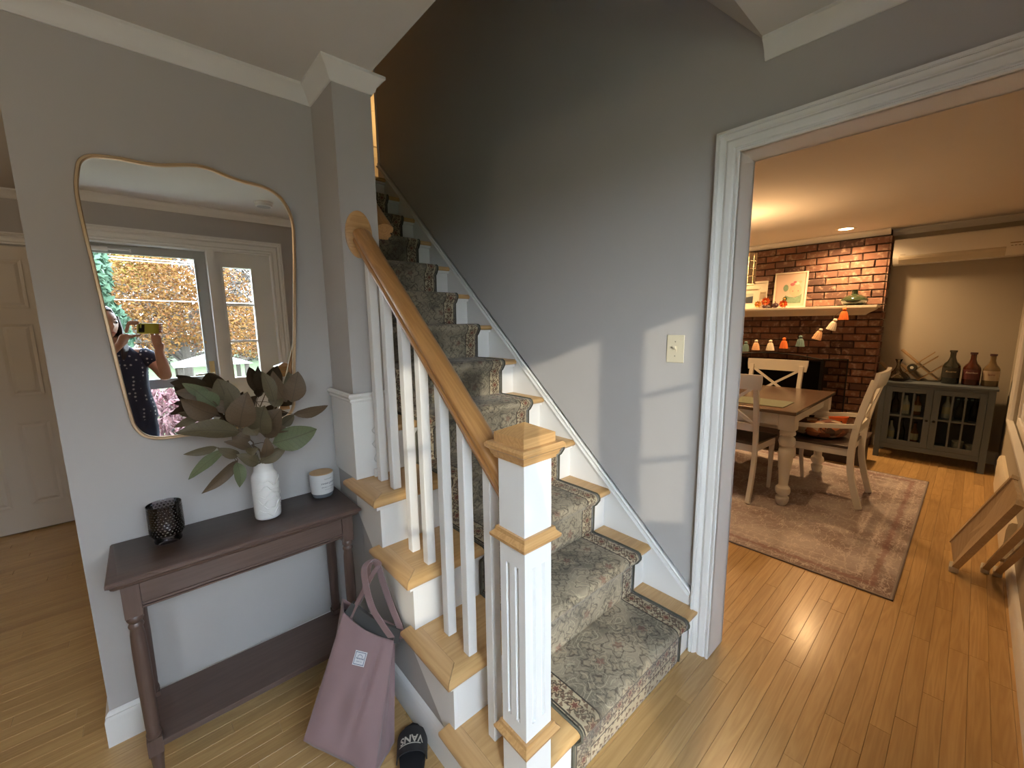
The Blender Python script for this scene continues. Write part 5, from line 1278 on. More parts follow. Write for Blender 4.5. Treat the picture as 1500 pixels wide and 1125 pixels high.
# --- orange pails on the floor by the hearth
def pail(x, y, r_, h, label):
    t = thing('trick_or_treat_pail', label, 'bucket', (x, y, 0))
    MB().lathe([(0, .002), (r_*.72, .002), (r_*.74, 0), (r_, h*.92), (r_*1.07, h*.93), (r_*1.07, h), (r_*.99, h), (r_*.98, h*.93), (r_*.72, .012), (0, .012)], (x, y, 0), 32).build('bucket', orange, t, auto=40)
    m = MB()
    for s in (-1, 1):
        cy = y+s*.045; cx = x-math.sqrt(max(0, (r_*.94)**2-.045**2))
        m.add([(cx-.006, cy-.026, h*.55), (cx-.006, cy+.026, h*.55), (cx-.012, cy, h*.78)], [(0, 1, 2)])
    m.add([(x-r_*.86-.006, y-.06, h*.38), (x-r_*.90-.006, y, h*.30), (x-r_*.86-.006, y+.06, h*.38), (x-r_*.86-.006, y, h*.22)], [(0, 1, 2, 3)])
    o = m.build('painted_face', mat('black_print', (.01, .01, .01), .5), t); md = o.modifiers.new('s', 'SOLIDIFY'); md.thickness = .001
    MB().tube([(x, y+r_*1.05*cos(a), h*.95-.03*abs(sin(a))) for a in [pi*i/10 for i in range(11)]], .004, 6, up=(1, 0, 0)).build('handle', iron, t)
o = MB().box(5.10, 5.42, .62, 1.62, 0, .26).box(5.08, 5.44, .60, 1.64, .26, .285).build('hearth_bench', mat('dark_bench_wood', (.05, .032, .025), .6), bevel=.004); tag(o, 'low dark bench in front of the hearth, hidden behind the armchair', 'bench')
def shift(t, dz):
    t.location.z += dz
before = set(bpy.data.objects)
pail(5.25, .865, .085, .165, 'orange pail with dark cut-out shapes behind the armchair arm'); pail(5.25, 1.19, .085, .155, 'orange pail glimpsed behind the near table leg')
for o in bpy.data.objects:
    if o not in before and o.parent is None: o.location.z += .285

# --- display cabinet
cb = mat('slate_blue_paint', (.085, .105, .125), .42, var=.03)
KX, KY0, KY1, KZ = 5.63, -.175, .605, .795
cab = thing('display_cabinet', 'slate blue cabinet with two glass-paned doors under the mini split', 'cabinet', (5.83, .215, 0))
MB().box(KX-.012, 6.045, KY0-.012, KY1+.012, KZ-.022, KZ).build('top', cb, cab, bevel=.003)
for (a, c2) in ((KX+.005, KY0), (KX+.005, KY1-.045), (5.99, KY0), (5.99, KY1-.045)):
    MB().box(a, a+.042, c2, c2+.045, 0, KZ-.0225).build('leg', cb, cab, bevel=.002)
MB().box(KX+.047, 5.99, KY0+.006, KY0+.020, .13, KZ-.023).box(KX+.047, 5.99, KY1-.020, KY1-.006, .13, KZ-.023).build('side_panel', cb, cab)
MB().box(6.005, 6.020, KY0+.045, KY1-.045, .13, KZ-.023).build('back_panel', cb, cab)
for z in (.155, .46): MB().box(KX+.05, 6.004, KY0+.021, KY1-.021, z-.015, z).build('shelf', cb, cab)
for a_, b_ in ((.105, .155), (KZ-.048, KZ-.023)): MB().box(KX+.006, KX+.030, KY0+.045, KY1-.045, a_, b_).build('face_rail', cb, cab, bevel=.002)
clr = glassmat('cabinet_glass', (.86, .90, .90), .12)
ym = (KY0+KY1)/2
for s, (a, c2) in enumerate(((KY0+.047, ym-.001), (ym+.001, KY1-.047))):
    d = MB(); z0, z1 = .158, KZ-.050; fr_ = .048; x0, x1 = KX+.002, KX+.022
    d.box(x0, x1, a, a+fr_, z0, z1).box(x0, x1, c2-fr_, c2, z0, z1).box(x0, x1, a+fr_, c2-fr_, z0, z0+fr_).box(x0, x1, a+fr_, c2-fr_, z1-fr_, z1)
    o = d.build('door', cb, cab, bevel=.002, bseg=1)
    ya_, yb2 = a+fr_, c2-fr_; za, zb2 = z0+fr_, z1-fr_
    for i in (1, 2): MB().box(x0+.003, x1-.003, ya_+(yb2-ya_)*i/3-.007, ya_+(yb2-ya_)*i/3+.007, za, zb2).build('muntin', cb, o)
    MB().box(x0+.004, x1-.004, ya_, yb2, (za+zb2)/2-.007, (za+zb2)/2+.007).build('muntin', cb, o)
    MB().box(x1-.006, x1-.003, ya_, yb2, za, zb2).build('glass', clr, o)
    ky = (c2-.024) if s == 0 else (a+.024)
    MB().lathe([(0, -.012), (.009, -.012), (.011, -.006), (.005, 0), (.004, .006)], (0, 0, 0), 14).build('knob', iron, o, smooth=True)
    kn = [x for x in kids(o) if x.name.startswith('knob')][0]; kn.matrix_basis = Matrix.Translation((x0-.004, ky, .435)) @ Matrix.Rotation(pi/2, 4, 'Y')
# --- what stands in the cabinet
cry = mat('clear_glassware', (.50, .52, .50), .08, trans=.0, coat=.5, spec=.8)
gcl = glassmat('thin_glassware', (.72, .76, .74), .35)
lbl = mat('cream_bottle_label', (.58, .50, .34), .7)
def bottle(x, y, z, r_, h, gm, neck_=.3, label='', lm_=None, capm=None, cat='bottle', name='bottle', lz=(.18, .48), grp=None):
    t = thing(name, label, cat, (x, y, z), group=grp)
    pr_ = [(0, 0), (r_*.94, 0), (r_, .006), (r_, h*.46), (r_*.96, h*.53), (r_*.80, h*.60), (r_*.55, h*.66), (r_*neck_*1.25, h*.73), (r_*neck_, h*.80), (r_*neck_, h*.93), (r_*neck_*1.2, h*.94), (r_*neck_*1.2, h*.955), (0, h*.955)]
    o = MB().lathe(pr_, (0, 0, 0), 24).build('glass_body', gm, auto=40); o.parent = t
    if lm_:
        vs = []; n = 12
        for i in range(n+1):
            a = pi-1.15+2.3*i/n
            for zz in (h*lz[0], h*lz[1]): vs.append(((r_+.0008)*cos(a), (r_+.0008)*sin(a), zz))
        o = MB().add(vs, [(2*i, 2*i+2, 2*i+3, 2*i+1) for i in range(n)]).build('label', lm_); o.parent = t
    if capm:
        o = MB().lathe([(0, 0), (r_*neck_*1.25, 0), (r_*neck_*1.3, .003), (r_*neck_*1.3, h*.06), (0, h*.065)][::1], (0, 0, h*.935), 18).build('cap', capm); o.parent = t
    return t
def wall_text(body, size, x, y, z, m, par, shear=0, r_=None):
    """lettering on a surface facing -x"""
    mw_ = frame((x, y, z), (0, -1, 0), (0, 0, 1)); return text_obj('lettering', body, size, m, par, mw_, .0003, .0002, shear)
rr = random.Random(8); amber = mat('amber_glass', (.16, .065, .015), .08, coat=.5)
spec_ = [(.50, .16, 'b', .11), (.42, .16, 'g', .0), (.32, .16, 'a', 0), (.49, .46, 'g', 0), (.41, .46, 'b', 0), (.325, .46, 'a', 0), (.12, .46, 'b', 0), (.03, .46, 'g', 0), (-.06, .46, 'g', 0)]
nmz = {.16: 'lower', .46: 'upper'}
side_ = ['left', 'middle', 'right']
cnt = 0
for i, (y, z, k, _) in enumerate(spec_):
    hgt = .22+.03*rr.random() if z < .3 else .20+.03*rr.random()
    door_n = 'left' if y > .2 else 'right'; pos = side_[i % 3] if i < 6 else side_[i-6]
    gm = {'b': cry, 'g': gcl, 'a': amber}[k]
    desc = {'b': 'cloudy bottle', 'g': 'clear bottle', 'a': 'amber bottle'}[k]
    bottle(5.78, y, z+.0005, .032, hgt, gm, .34, '%s, %s shelf, %s panes of the %s cabinet door' % (desc, nmz[z], pos, door_n), lbl if k != 'g' else None, iron)
bw = mat('white_stoneware', (.52, .50, .45), .35)
for i, (y, z, n_) in enumerate(((.015, .1605, 3), (-.075, .1605, 2))):
    for k in range(n_):
        t = thing('bowl', '%s white bowl of the %s stack behind the right cabinet door' % (['lowest', 'middle' if n_ == 3 else 'upper', 'top'][k], ['taller', 'shorter'][i]), 'bowl', (5.78, y, z+.022*k), group='white bowls in the cabinet')
        o = MB().lathe([(0, 0), (.020, 0), (.022, .004), (.036, .024), (.042, .044), (.039, .044), (.033, .026), (0, .012)], (0, 0, 0), 24).build('body', bw, smooth=True); o.parent = t
for y, lab in ((.025, 'left'), (-.065, 'right')):
    t = thing('glass_tray', 'pale blue glassware glinting high in the %s panes of the right door' % lab, 'glassware', (5.86, y, .63))
    MB().box(5.84, 5.96, y-.038, y+.038, .640, .655).build('rim', mat('pale_blue_glass', (.42, .52, .56), .2), t, bevel=.004)
    MB().box(5.85, 5.95, y-.030, y+.030, .4605, .640).build('body', gcl, t)
# --- on the cabinet top
dkg = mat('dark_bottle_glass', (.018, .020, .014), .08, coat=.7, spec=.7); whis = mat('red_brown_whiskey', (.060, .014, .006), .08, coat=.6); gin = mat('pale_amber_spirit', (.14, .095, .045), .08, coat=.6)
lbk = mat('black_label', (.03, .028, .022), .6); lrd = mat('maroon_label', (.085, .020, .018), .6); lcr = mat('cream_red_label', (.36, .28, .20), .7)
gold_ink = mat('gold_ink', (.45, .36, .20), .5); pale_ink = mat('pale_ink', (.55, .45, .38), .6); dk_ink = mat('dark_red_ink', (.16, .03, .02), .6)
b1 = bottle(5.84, .128, KZ+.0005, .064, .325, dkg, .33, 'dark green bottle with black label, left of the three on the cabinet', lbk, dkg)
b2_ = bottle(5.84, -.006, KZ+.0005, .060, .31, whis, .33, 'red brown whiskey bottle with maroon label, middle of the three', lrd, dpur)
b3 = bottle(5.84, -.128, KZ+.0005, .056, .30, gin, .33, 'pale spirit bottle with cream label and white neck, right on the cabinet', lcr, dpur)
o = MB().lathe([(.0175, .23), (.0178, .232), (.0178, .285), (.017, .287)], (0, 0, 0), 16).build('neck_label', lbl); o.parent = b3
b1['rr'], b2_['rr'], b3['rr'] = .064, .060, .056
for bt, w_, m_, zz in ((b1, 'Reserve', gold_ink, .12), (b2_, 'Bourbon', pale_ink, .12), (b3, 'Spirit', dk_ink, .11)):
    wall_text(w_, .022, 5.84-bt['rr']-.0015, bt.location.y, KZ+zz, m_, bt, .3)
# decanter
t = thing('glass_decanter', 'clear wide-bottomed glass decanter left of the wine rack', 'decanter', (5.750, .500, KZ))
MB().lathe([(0, .003), (.058, .001), (.068, .004), (.098, .024), (.102, .036), (.078, .070), (.034, .105), (.018, .140), (.014, .165), (.018, .190), (.028, .215), (.029, .222), (.026, .215), (.015, .188), (.011, .165), (.016, .140), (.031, .106), (.074, .071), (.097, .036), (.06, .010), (0, .008)], (5.750, .500, KZ+.0005), 32).build('body', glassmat('decanter_glass', (.80, .80, .74), .42), t, smooth=True)
# criss-cross wine rack
wd = wood('light_rack_wood', (.34, .22, .10), (.24, .15, .07), 'Z', 2, .5, .1)
t = thing('wine_rack', 'wooden criss-cross wine rack on the cabinet', 'wine rack', (5.95, .42, KZ))
def slat(y0, z0, y1, z1, nm='slat'):
    a = Vector((0, y1-y0, z1-z0)); n_ = Vector((0, -a.z, a.y)).normalized()*.0045
    p = [Vector((0, y0, z0))-n_, Vector((0, y1, z1))-n_, Vector((0, y1, z1))+n_, Vector((0, y0, z0))+n_]
    MB().prism([(q_.y, q_.z) for q_ in p], 'x', 5.86, 6.03).build(nm, wd, t)
slat(.660, .965, .520, KZ+.008); slat(.505, 1.105, .215, KZ+.010+.01); slat(.498, .955, .350, KZ+.007)
slat(.520, KZ+.0125, .355, .985+.0); slat(.355, .992, .262, 1.085); slat(.350, KZ+.007, .190, .960); slat(.425, .862, .235, 1.045)
# bottle lying in the rack, cap end forward
t = thing('wine_bottle', 'black wine bottle lying in the rack with its pale end showing', 'bottle', (5.93, .405, .930))
o = MB().lathe([(0, 0), (.034, 0), (.036, .004), (.036, .14), (.013, .17), (.013, .21), (0, .212)], (0, 0, 0), 24).build('glass_body', dkg, auto=40); o.parent = t; o.rotation_euler = (0, pi/2, 0); o.location = (-.10, 0, 0)
o = MB().lathe([(0, -.003), (.014, -.0028), (.0145, .0005), (0, .0006)], (0, 0, 0), 20).build('end_sticker', mat('white_sticker', (.75, .74, .72), .5)); o.parent = t; o.rotation_euler = (0, pi/2, 0); o.location = (-.10, 0, 0)

# --- folded tray tables leaning by the right wall, boards behind them, heater
ply = wood('pale_worn_wood', (.50, .38, .24), (.38, .27, .16), 'Z', 1, .5, .05); felt = mat('white_rubber_foot', (.60, .56, .48), .7)
def leaner(name, label, x, y0, z1, y1, wd_, dy, two=True, grp=None):
    t = thing(name, label, 'folding table', (x, y0, 0), group=grp)
    L_ = math.hypot(y1-y0, z1); 
    mw_ = Matrix.Translation((x, y0, 0)) @ Matrix.Rotation(math.atan2(-(y1-y0), z1)*-1*-1, 4, 'X')
    return t, mw_, L_
def bar(par, nm, m, a, b2, w_, d_, up=(0, 1, 0), **k):
    return MB().sweep([(-w_/2, -d_/2), (w_/2, -d_/2), (w_/2, d_/2), (-w_/2, d_/2)], [a, b2], up=up).build(nm, m, par, **k)
# front one: a wide board edge on, foot caps on the floor, top resting high against the wall
t = thing('folding_tray_table', 'folded pale wooden table leaning at the right edge, its broad side showing', 'folding table', (3.3, -.08, 0))
A0, A1 = Vector((3.300, -.052, .030)), Vector((2.800, -.205, .625))
bar(t, 'frame_rail', ply, A0, A1, .030, .028, up=(0, 1, .2))
B0, B1 = Vector((3.375, -.030, .150)), Vector((2.985, -.190, .690))
bar(t, 'frame_rail', ply, B0, B1, .024, .024, up=(0, 1, .2))
off = (B1-A1).cross(A0-A1).normalized()*.007
vs = [A0+Vector((.012, 0, .015)), A1+Vector((.01, 0, .01)), B1-Vector((.01, 0, .01)), B0-Vector((.012, 0, .0))]
MB().add([v_+off for v_ in vs]+[v_-off for v_ in vs], [(0, 1, 2, 3), (7, 6, 5, 4), (0, 4, 5, 1), (1, 5, 6, 2), (2, 6, 7, 3), (3, 7, 4, 0)]).build('table_leaf', ply, t)
MB().box(-.022, .022, -.020, .020, -.024, .030).build('foot_cap', felt, t, bevel=.006).matrix_basis = Matrix.Translation((3.303, -.050, .026)) @ Matrix.Rotation(-.6, 4, 'Y')
t2 = thing('folding_tray_table', 'second folded table at the right edge, seen as two thin rails', 'folding table', (3.4, -.19, 0))
for p0_, p1_ in (((3.415, -.168, .026), (2.62, -.220, .585)), ((3.417, -.214, .026), (2.74, -.243, .470))):
    bar(t2, 'frame_rail', ply, p0_, p1_, .022, .026, up=(0, 1, .2))
    MB().box(-.020, .020, -.018, .018, -.024, .030).build('foot_cap', felt, t2, bevel=.006).matrix_basis = Matrix.Translation(p0_) @ Matrix.Rotation(-.6, 4, 'Y')
bar(t2, 'cross_bar', ply, (3.17, -.184, .20), (3.17, -.222, .20), .018, .014, up=(0, 0, 1))
t = thing('baseboard_heater', 'long cream baseboard heater under the dining window', 'heater', (4.2, -.23, 0))
MB().prism([(-.2595, .02), (-.226, .02), (-.222, .05), (-.222, .25), (-.228, .285), (-.240, .30), (-.2595, .30)], 'x', 3.5, 5.20).build('cover', cream, t, auto=30)
MB().box(3.52, 5.18, -.255, -.235, 0, .02).build('foot_strip', iron, t)

# ================================================================== PERSON (behind the camera, seen in the mirror)
skinm = mat('skin', (.50, .27, .19), .5, var=.05, nscale=30); hairm = mat('dark_brown_hair', (.030, .016, .011), .45, var=.3, nscale=60, stretch=(8, 8, .6))
blm, nt, b = NT('navy_dotted_blouse'); co = N(nt, 'TexCoord'); v = N(nt, 'TexVoronoi'); v.inputs['Scale'].default_value = 34; v.inputs['Randomness'].default_value = .35; L(nt, co.outputs['Object'], v.inputs[0])
L(nt, mixc(nt, st2(nt, v.outputs[0], .20, .27, True), (.012, .017, .050), (.50, .50, .54)), b.inputs['Base Color']); b.inputs['Roughness'].default_value = .8
jean = mat('navy_trousers', (.014, .022, .060), .85, var=.15)
def skinned(name, verts, edges, m, parent, sub=2, root=0):
    me = bpy.data.meshes.new(name); me.from_pydata([v_[:3] for v_ in verts], edges, []); o = bpy.data.objects.new(name, me); COL.objects.link(o)
    sk = o.modifiers.new('skin', 'SKIN'); sk.use_smooth_shade = True
    if not me.skin_vertices: 
        bpy.context.view_layer.objects.active = o; bpy.ops.mesh.customdata_skin_add()
    for i, v_ in enumerate(verts):
        r_ = v_[3]; me.skin_vertices[0].data[i].radius = r_ if isinstance(r_, tuple) else (r_, r_); me.skin_vertices[0].data[i].use_root = (i == root)
    o.modifiers.new('sub', 'SUBSURF').levels = sub; o.modifiers['sub'].render_levels = sub
    me.materials.append(m)
    if parent: setp(o, parent)
    return o
PX, PY = -.150, -.335
per = thing('person', 'person in a navy dotted blouse photographing with a yellow phone, seen in the mirror', 'person', (PX, PY, 0))
# camera-aligned phone: back faces the room, lens at the camera
lensp = Vector((0, 0, CAMH))-fw*.004
elR = Vector((.100, -.215, 1.065)); wrR = Vector((.075, -.150, 1.275)); shR = Vector((.02, -.345, 1.235))
elL = Vector((-.345, -.20, 1.10)); wrL = Vector((-.115, -.105, 1.33)); shL = Vector((-.30, -.345, 1.235))
V_ = [(PX, PY, .86, (.115, .090)), (PX, PY-.005, .98, (.105, .080)), (PX, PY-.005, 1.10, (.115, .085)), (PX, PY-.01, 1.20, (.118, .078)), (PX, PY, 1.285, (.060, .055)), (PX, PY+.015, 1.345, .046), (PX, PY+.025, 1.385, .044),
      (shR.x-.035, shR.y, shR.z+.005, .052), (*(shR+(elR-shR)*.45), .045), (*elR, .040), (*(elR+(wrR-elR)*.55), .036), (*wrR, .027), 
      (shL.x+.035, shL.y, shL.z+.005, .052), (*(shL+(elL-shL)*.45), .045), (*elL, .038), (*((elL+wrL)/2), .033), (*wrL, .025),
      (PX+.085, PY, .80, .085), (PX+.09, PY+.01, .46, .056), (PX+.095, PY-.01, .26, .050), (PX+.095, PY-.015, .085, .034), (PX+.10, PY+.09, .035, .030),
      (PX-.085, PY, .80, .085), (PX-.09, PY+.01, .46, .056), (PX-.095, PY-.01, .26, .050), (PX-.095, PY-.015, .085, .034), (PX-.10, PY+.09, .035, .030)]
V_ += [(*(wrR+Vector((.018, .028, .055))), .024), (*(wrL+Vector((.03, .03, .03))), .024)]
E_ = [(11, 27), (16, 28), (0, 1), (1, 2), (2, 3), (3, 4), (4, 5), (5, 6), (3, 7), (7, 8), (8, 9), (9, 10), (10, 11), (3, 12), (12, 13), (13, 14), (14, 15), (15, 16), (0, 17), (17, 18), (18, 19), (19, 20), (20, 21), (0, 22), (22, 23), (23, 24), (24, 25), (25, 26)]
skinned('body', V_, E_, skinm, per)
# head turned towards the phone
HC = Vector((PX-.045, PY+.045, 1.465)); hd_ = MB(); vs = []; fs = []; seg, rg = 28, 18
look = (lensp-HC); yw = math.atan2(-look.x, look.y)
RH = Matrix.Rotation(yw, 4, 'Z')
for j in range(rg+1):
    ph = -pi/2+pi*j/rg
    for i in range(seg):
        th = 2*pi*i/seg; x = .074*cos(ph)*cos(th); y = .092*cos(ph)*sin(th); z = .112*sin(ph)
        if z < 0: x *= 1+.9*z*1.6; y *= 1+.3*z
        if y > 0:
            nose_ = math.exp(-((x/.012)**2))*math.exp(-(((z+.018)/.022)**2)); y += .018*nose_
            y += .006*math.exp(-((x/.024)**2))*math.exp(-(((z+.062)/.010)**2))       # lips
            y += .006*math.exp(-((x/.02)**2))*math.exp(-(((z+.098)/.015)**2))        # chin
            for s in (-1, 1): y -= .009*math.exp(-(((x-s*.031)/.015)**2))*math.exp(-(((z-.008)/.012)**2))
        vs.append(HC+RH @ Vector((x, y, z)))
for j in range(rg):
    for i in range(seg): fs.append((j*seg+i, j*seg+(i+1) % seg, (j+1)*seg+(i+1) % seg, (j+1)*seg+i))
head = hd_.add(vs, fs).build('head', skinm, per, smooth=True)
eyw = mat('eye_white', (.6, .6, .6), .2); eyd = mat('eye_dark', (.02, .012, .01), .15); lipm = mat('lips', (.36, .12, .10), .5)
def hpt(x, y, z): return HC+RH @ Vector((x, y, z))
for s in (-1, 1):
    c = hpt(s*.031, .076, .008); MB().lathe([(0, -.011), (.008, -.008), (.0115, 0), (.008, .008), (0, .011)], tuple(c), 14).build('eye', eyw, head, smooth=True)
    c = hpt(s*.031, .0850, .008); MB().lathe([(0, -.0055), (.005, -.003), (.0055, 0), (.005, .003), (0, .0055)], tuple(c), 12).build('iris', eyd, head, smooth=True)
    MB().tube([hpt(s*(.018+.009*i), .088-.004*i, .029+.003*sin(i*1.2)) for i in range(4)], .0028, 5).build('eyebrow', hairm, head)
    e_ = [hpt(s*.074+s*.006*abs(sin(a)), -.004+.014*cos(a), .0+.024*sin(a)) for a in [2*pi*i/14 for i in range(14)]]
    MB().tube(e_, .006, 6, closed=True, up=(0, 0, 1)).build('ear', skinm, head, smooth=True)
MB().tube([hpt(.022*math.sin(a), .0915-.004*abs(math.sin(a)), -.062+.002*cos(a*2)) for a in [-1.2+.4*i for i in range(7)]], [.002, .0035, .0045, .005, .0045, .0035, .002], 6).build('mouth', lipm, head, smooth=True)
# long hair: cap plus locks down over the shoulders
hv = []; hf = []
for j in range(15):
    ph = -.55+(pi/2+.55)*j/14
    for i in range(seg):
        th = 2*pi*i/seg; fr_ = max(0, sin(th)); lift = 1.13
        x = .074*cos(ph)*cos(th)*lift; y = .092*cos(ph)*sin(th)*lift-.006; z = .112*sin(ph)*1.10+.006
        if sin(th) > .35 and ph < .75: x *= .80; y = min(y, .055)
        hv.append(HC+RH @ Vector((x, y, z)))
for j in range(14):
    for i in range(seg): hf.append((j*seg+i, j*seg+(i+1) % seg, (j+1)*seg+(i+1) % seg, (j+1)*seg+i))
hair = MB().add(hv, hf).build('hair', hairm, per, smooth=True)
rr = random.Random(4); lk = MB()
for i in range(26):
    a = pi*.92+(pi*1.16)*i/25; x0, y0 = .080*cos(a), .090*sin(a)*1.0
    p0 = HC+RH @ Vector((x0, y0, .03)); p1 = HC+RH @ Vector((x0*1.08, y0*1.05-.004, -.06)); sx = 1 if x0 > 0 else -1
    p2 = p1+Vector((rr.uniform(-.01, .01), .0, -.09)); p3 = p2+Vector((sx*.01+rr.uniform(-.012, .012), .012 if abs(x0) > .05 else 0, -.10))
    lk.tube([p0, p1, p2, p3], [.014, .018, .016, .004], 6, up=(0, 1, 0))
for s in (-1, 1):
    for k in range(5):
        lk.tube([hpt(s*(.070+.004*k), .030-.012*k, .05), hpt(s*(.080+.002*k), .034-.010*k, -.04), HC+Vector((s*(.082+.004*k), .035-.008*k, -.15)), HC+Vector((s*(.075+.008*k), .055-.008*k, -.25))], [.010, .015, .014, .004], 6, up=(0, 1, 0))
lk.build('hair_locks', hairm, hair, smooth=True)
# blouse and trousers as slightly larger shells
def loft(rings, seg=28):
    vs = []; fs = []
    for (z, rx, ry, cy) in rings:
        for i in range(seg):
            a = 2*pi*i/seg; vs.append((PX+rx*cos(a)*(1+.06*abs(cos(a))), cy+ry*sin(a), z+.006*sin(3*a)))
    for j in range(len(rings)-1):
        for i in range(seg): fs.append((j*seg+i, j*seg+(i+1) % seg, (j+1)*seg+(i+1) % seg, (j+1)*seg+i))
    return MB().add(vs, fs)
blo = loft([(.775, .168, .130, PY), (.84, .164, .128, PY), (.93, .150, .118, PY), (1.00, .140, .110, PY), (1.08, .145, .118, PY+.004), (1.15, .150, .120, PY+.004), (1.21, .150, .102, PY-.002), (1.25, .128, .088, PY-.004), (1.285, .085, .072, PY), (1.305, .066, .062, PY)]).build('blouse', blm, per, smooth=True)
skinned('sleeve', [(shR.x-.060, shR.y, shR.z, .070), (shR.x-.01, shR.y+.01, shR.z, .066), (*(shR+(elR-shR)*.5), .060)], [(0, 1), (1, 2)], blm, blo)
skinned('sleeve', [(shL.x+.060, shL.y, shL.z, .070), (shL.x+.01, shL.y+.01, shL.z, .066), (*(shL+(elL-shL)*.5), .060)], [(0, 1), (1, 2)], blm, blo)
tro = loft([(.70, .150, .112, PY), (.76, .158, .118, PY), (.82, .158, .120, PY), (.88, .148, .114, PY)])
for s in (-1, 1):
    tro.tube([(PX+s*.075, PY, .79), (PX+s*.082, PY, .70), (PX+s*.09, PY+.01, .46), (PX+s*.095, PY-.01, .26), (PX+s*.095, PY-.015, .085)], [.088, .090, .066, .060, .056], 16)
tro.build('trousers', jean, per, smooth=True)
for s in (-1, 1):
    skinned('shoe', [(PX+s*.098, PY-.06, .040, (.038, .036)), (PX+s*.10, PY+.02, .040, (.040, .036)), (PX+s*.103, PY+.11, .034, (.042, .028)), (PX+s*.104, PY+.15, .030, (.032, .022))], [(0, 1), (1, 2), (2, 3)], blk, per)
# phone, held level by its ends
phn = thing('smartphone', 'yellow smartphone held up at the lens, seen in the mirror', 'phone', tuple(lensp))
MP_ = Matrix(((CR.x, CU.x, -fw.x, lensp.x), (CR.y, CU.y, -fw.y, lensp.y), (CR.z, CU.z, -fw.z, lensp.z), (0, 0, 0, 1)))
yelp = mat('yellow_phone_case', (.50, .47, .06), .4, var=.03)
placed(box(-.018, .130, -.046, .026, .002, .011), 'case', yelp, phn, MP_, bevel=.004)
placed(box(-.015, .127, -.043, .023, .0112, .0118), 'screen', mat('dark_screen', (.01, .01, .012), .1), phn, MP_)
placed(MB().box(-.012, .026, -.034, -.006, .0002, .0019).box(-.012, -.006, -.006, .016, .0002, .0019).box(.006, .026, -.006, .016, .0002, .0019), 'camera_module', blk, phn, MP_)
# hands
def hand(wr, palm, chains, thumb):
    c = Vector(palm); verts = [(*wr, .024), (*((Vector(wr)+c)/2), (.030, .019)), (*c, (.034, .017))]; edges = [(0, 1), (1, 2)]
    o = skinned('hand', verts, edges, skinm, per)
    for ch_ in chains+[thumb]:
        n = len(ch_); f = skinned('finger', [(*p, [.0098, .0092, .0085, .0075][min(i, 3)]) for i, p in enumerate(ch_)], [(i, i+1) for i in range(n-1)], skinm, o)
def PP(x, y, z): return MP_ @ Vector((x, y, z))
palmR = PP(.128, -.052, .030)
chR = []
for i in range(4):
    yy = .020-.018*i; ln_ = [.92, 1, .96, .80][i]
    chR.append([palmR+Vector((0, 0, .012))*(1.5-i)*.8, PP(.148, yy, .020), PP(.146, yy+.001, -.004), PP(.146-.026*ln_, yy, -.010)])
hand(wrR, palmR, chR, [palmR+(PP(0, 0, 0)-PP(.02, 0, 0)), PP(.100, -.058, .022), PP(.088, -.040, .018), PP(.078, -.022, .019)])
palmL = PP(-.060, -.055, .040)
chL = []
for i in range(4):
    yy = .030-.012*i if i < 2 else -.050-.008*i
    if i < 2: chL.append([palmL+Vector((0, 0, .010)), PP(-.050, yy, .030), PP(-.034, yy+.004, .002), PP(-.012, .031-.006*i, -.002)])
    else: chL.append([palmL, PP(-.040, yy, .034), PP(-.020, -.056, .012), PP(.004, -.053, .004)])
hand(wrL, palmL, chL, [palmL+Vector((.0, 0, -.01)), PP(-.044, -.062, .040), PP(-.020, -.060, .026), PP(.006, -.050, .018)])

# leaning frames by the front corner (mirror, right edge)
for i, (x, lab) in enumerate(((1.02, 'outer slim pine frame leaning in the front corner, seen in the mirror'), (1.10, 'inner slim pine frame leaning in the front corner, seen in the mirror'))):
    t = thing('timber_easel', lab, 'frame', (x, -.39, 0), group='pine frames leaning by the front door')
    for q in (0, 1): bar(t, 'stile', pine, (x-.17+.04*i, -.33-.03*q-.03*i, .012), (x+.03+.02*i, -.435+.01*q*0-.006*i*0, 1.50-.05*i), .018, .016, up=(0, 1, 0))
    bar(t, 'rail', pine, (x-.115+.04*i, -.362-.03*i, .42), (x-.108+.04*i, -.392-.03*i, .42), .016, .018, up=(0, 0, 1))

# ================================================================== OUTDOORS (through the storm door, in the mirror)
grass = mat('autumn_lawn', (.075, .095, .040), .95, var=.35, nscale=3, bump=.8, bscale=90)
lw_ = MB(); n = 24
def gz(x, y): return -.55-.035*min(14, max(0, -y-3))+.12*sin(x*.35)*sin(y*.3)
vs = [(-30+60*i/n, -.62-49*j/n, gz(-30+60*i/n, -.62-49*j/n)) for j in range(n+1) for i in range(n+1)]
fs = [(j*(n+1)+i, (j+1)*(n+1)+i, (j+1)*(n+1)+i+1, j*(n+1)+i+1) for j in range(n) for i in range(n)]
tag(MB().add(vs, fs).build('lawn', grass, smooth=True), 'green lawn with fallen leaves beyond the entry', 'lawn', kind='structure')
stone = mat('grey_stone', (.34, .33, .32), .9, var=.15, bump=.5, bscale=40)
tag(MB().box(-1.3, 1.3, -1.75, -.625, -.60, -.08).box(-1.3, 1.3, -2.1, -1.75, -.60, -.26).build('stoop', stone, bevel=.01), 'grey stone stoop outside the storm door', 'stoop', kind='structure')
def leafmat(name, c1, c2, c3):
    m, nt, b = NT(name); ge = N(nt, 'NewGeometry'); rp = N(nt, 'ValToRGB'); e = rp.color_ramp.elements; e[0].color = (*c1, 1); e[1].color = (*c3, 1); q = e.new(.5); q.color = (*c2, 1)
    L(nt, ge.outputs['Random Per Island'], rp.inputs[0]); L(nt, rp.outputs[0], b.inputs['Base Color']); b.inputs['Roughness'].default_value = .8; b.inputs['Specular IOR Level'].default_value = .15
    return m
bark = mat('grey_bark', (.085, .07, .058), .95, var=.2, bump=.8, bscale=40)
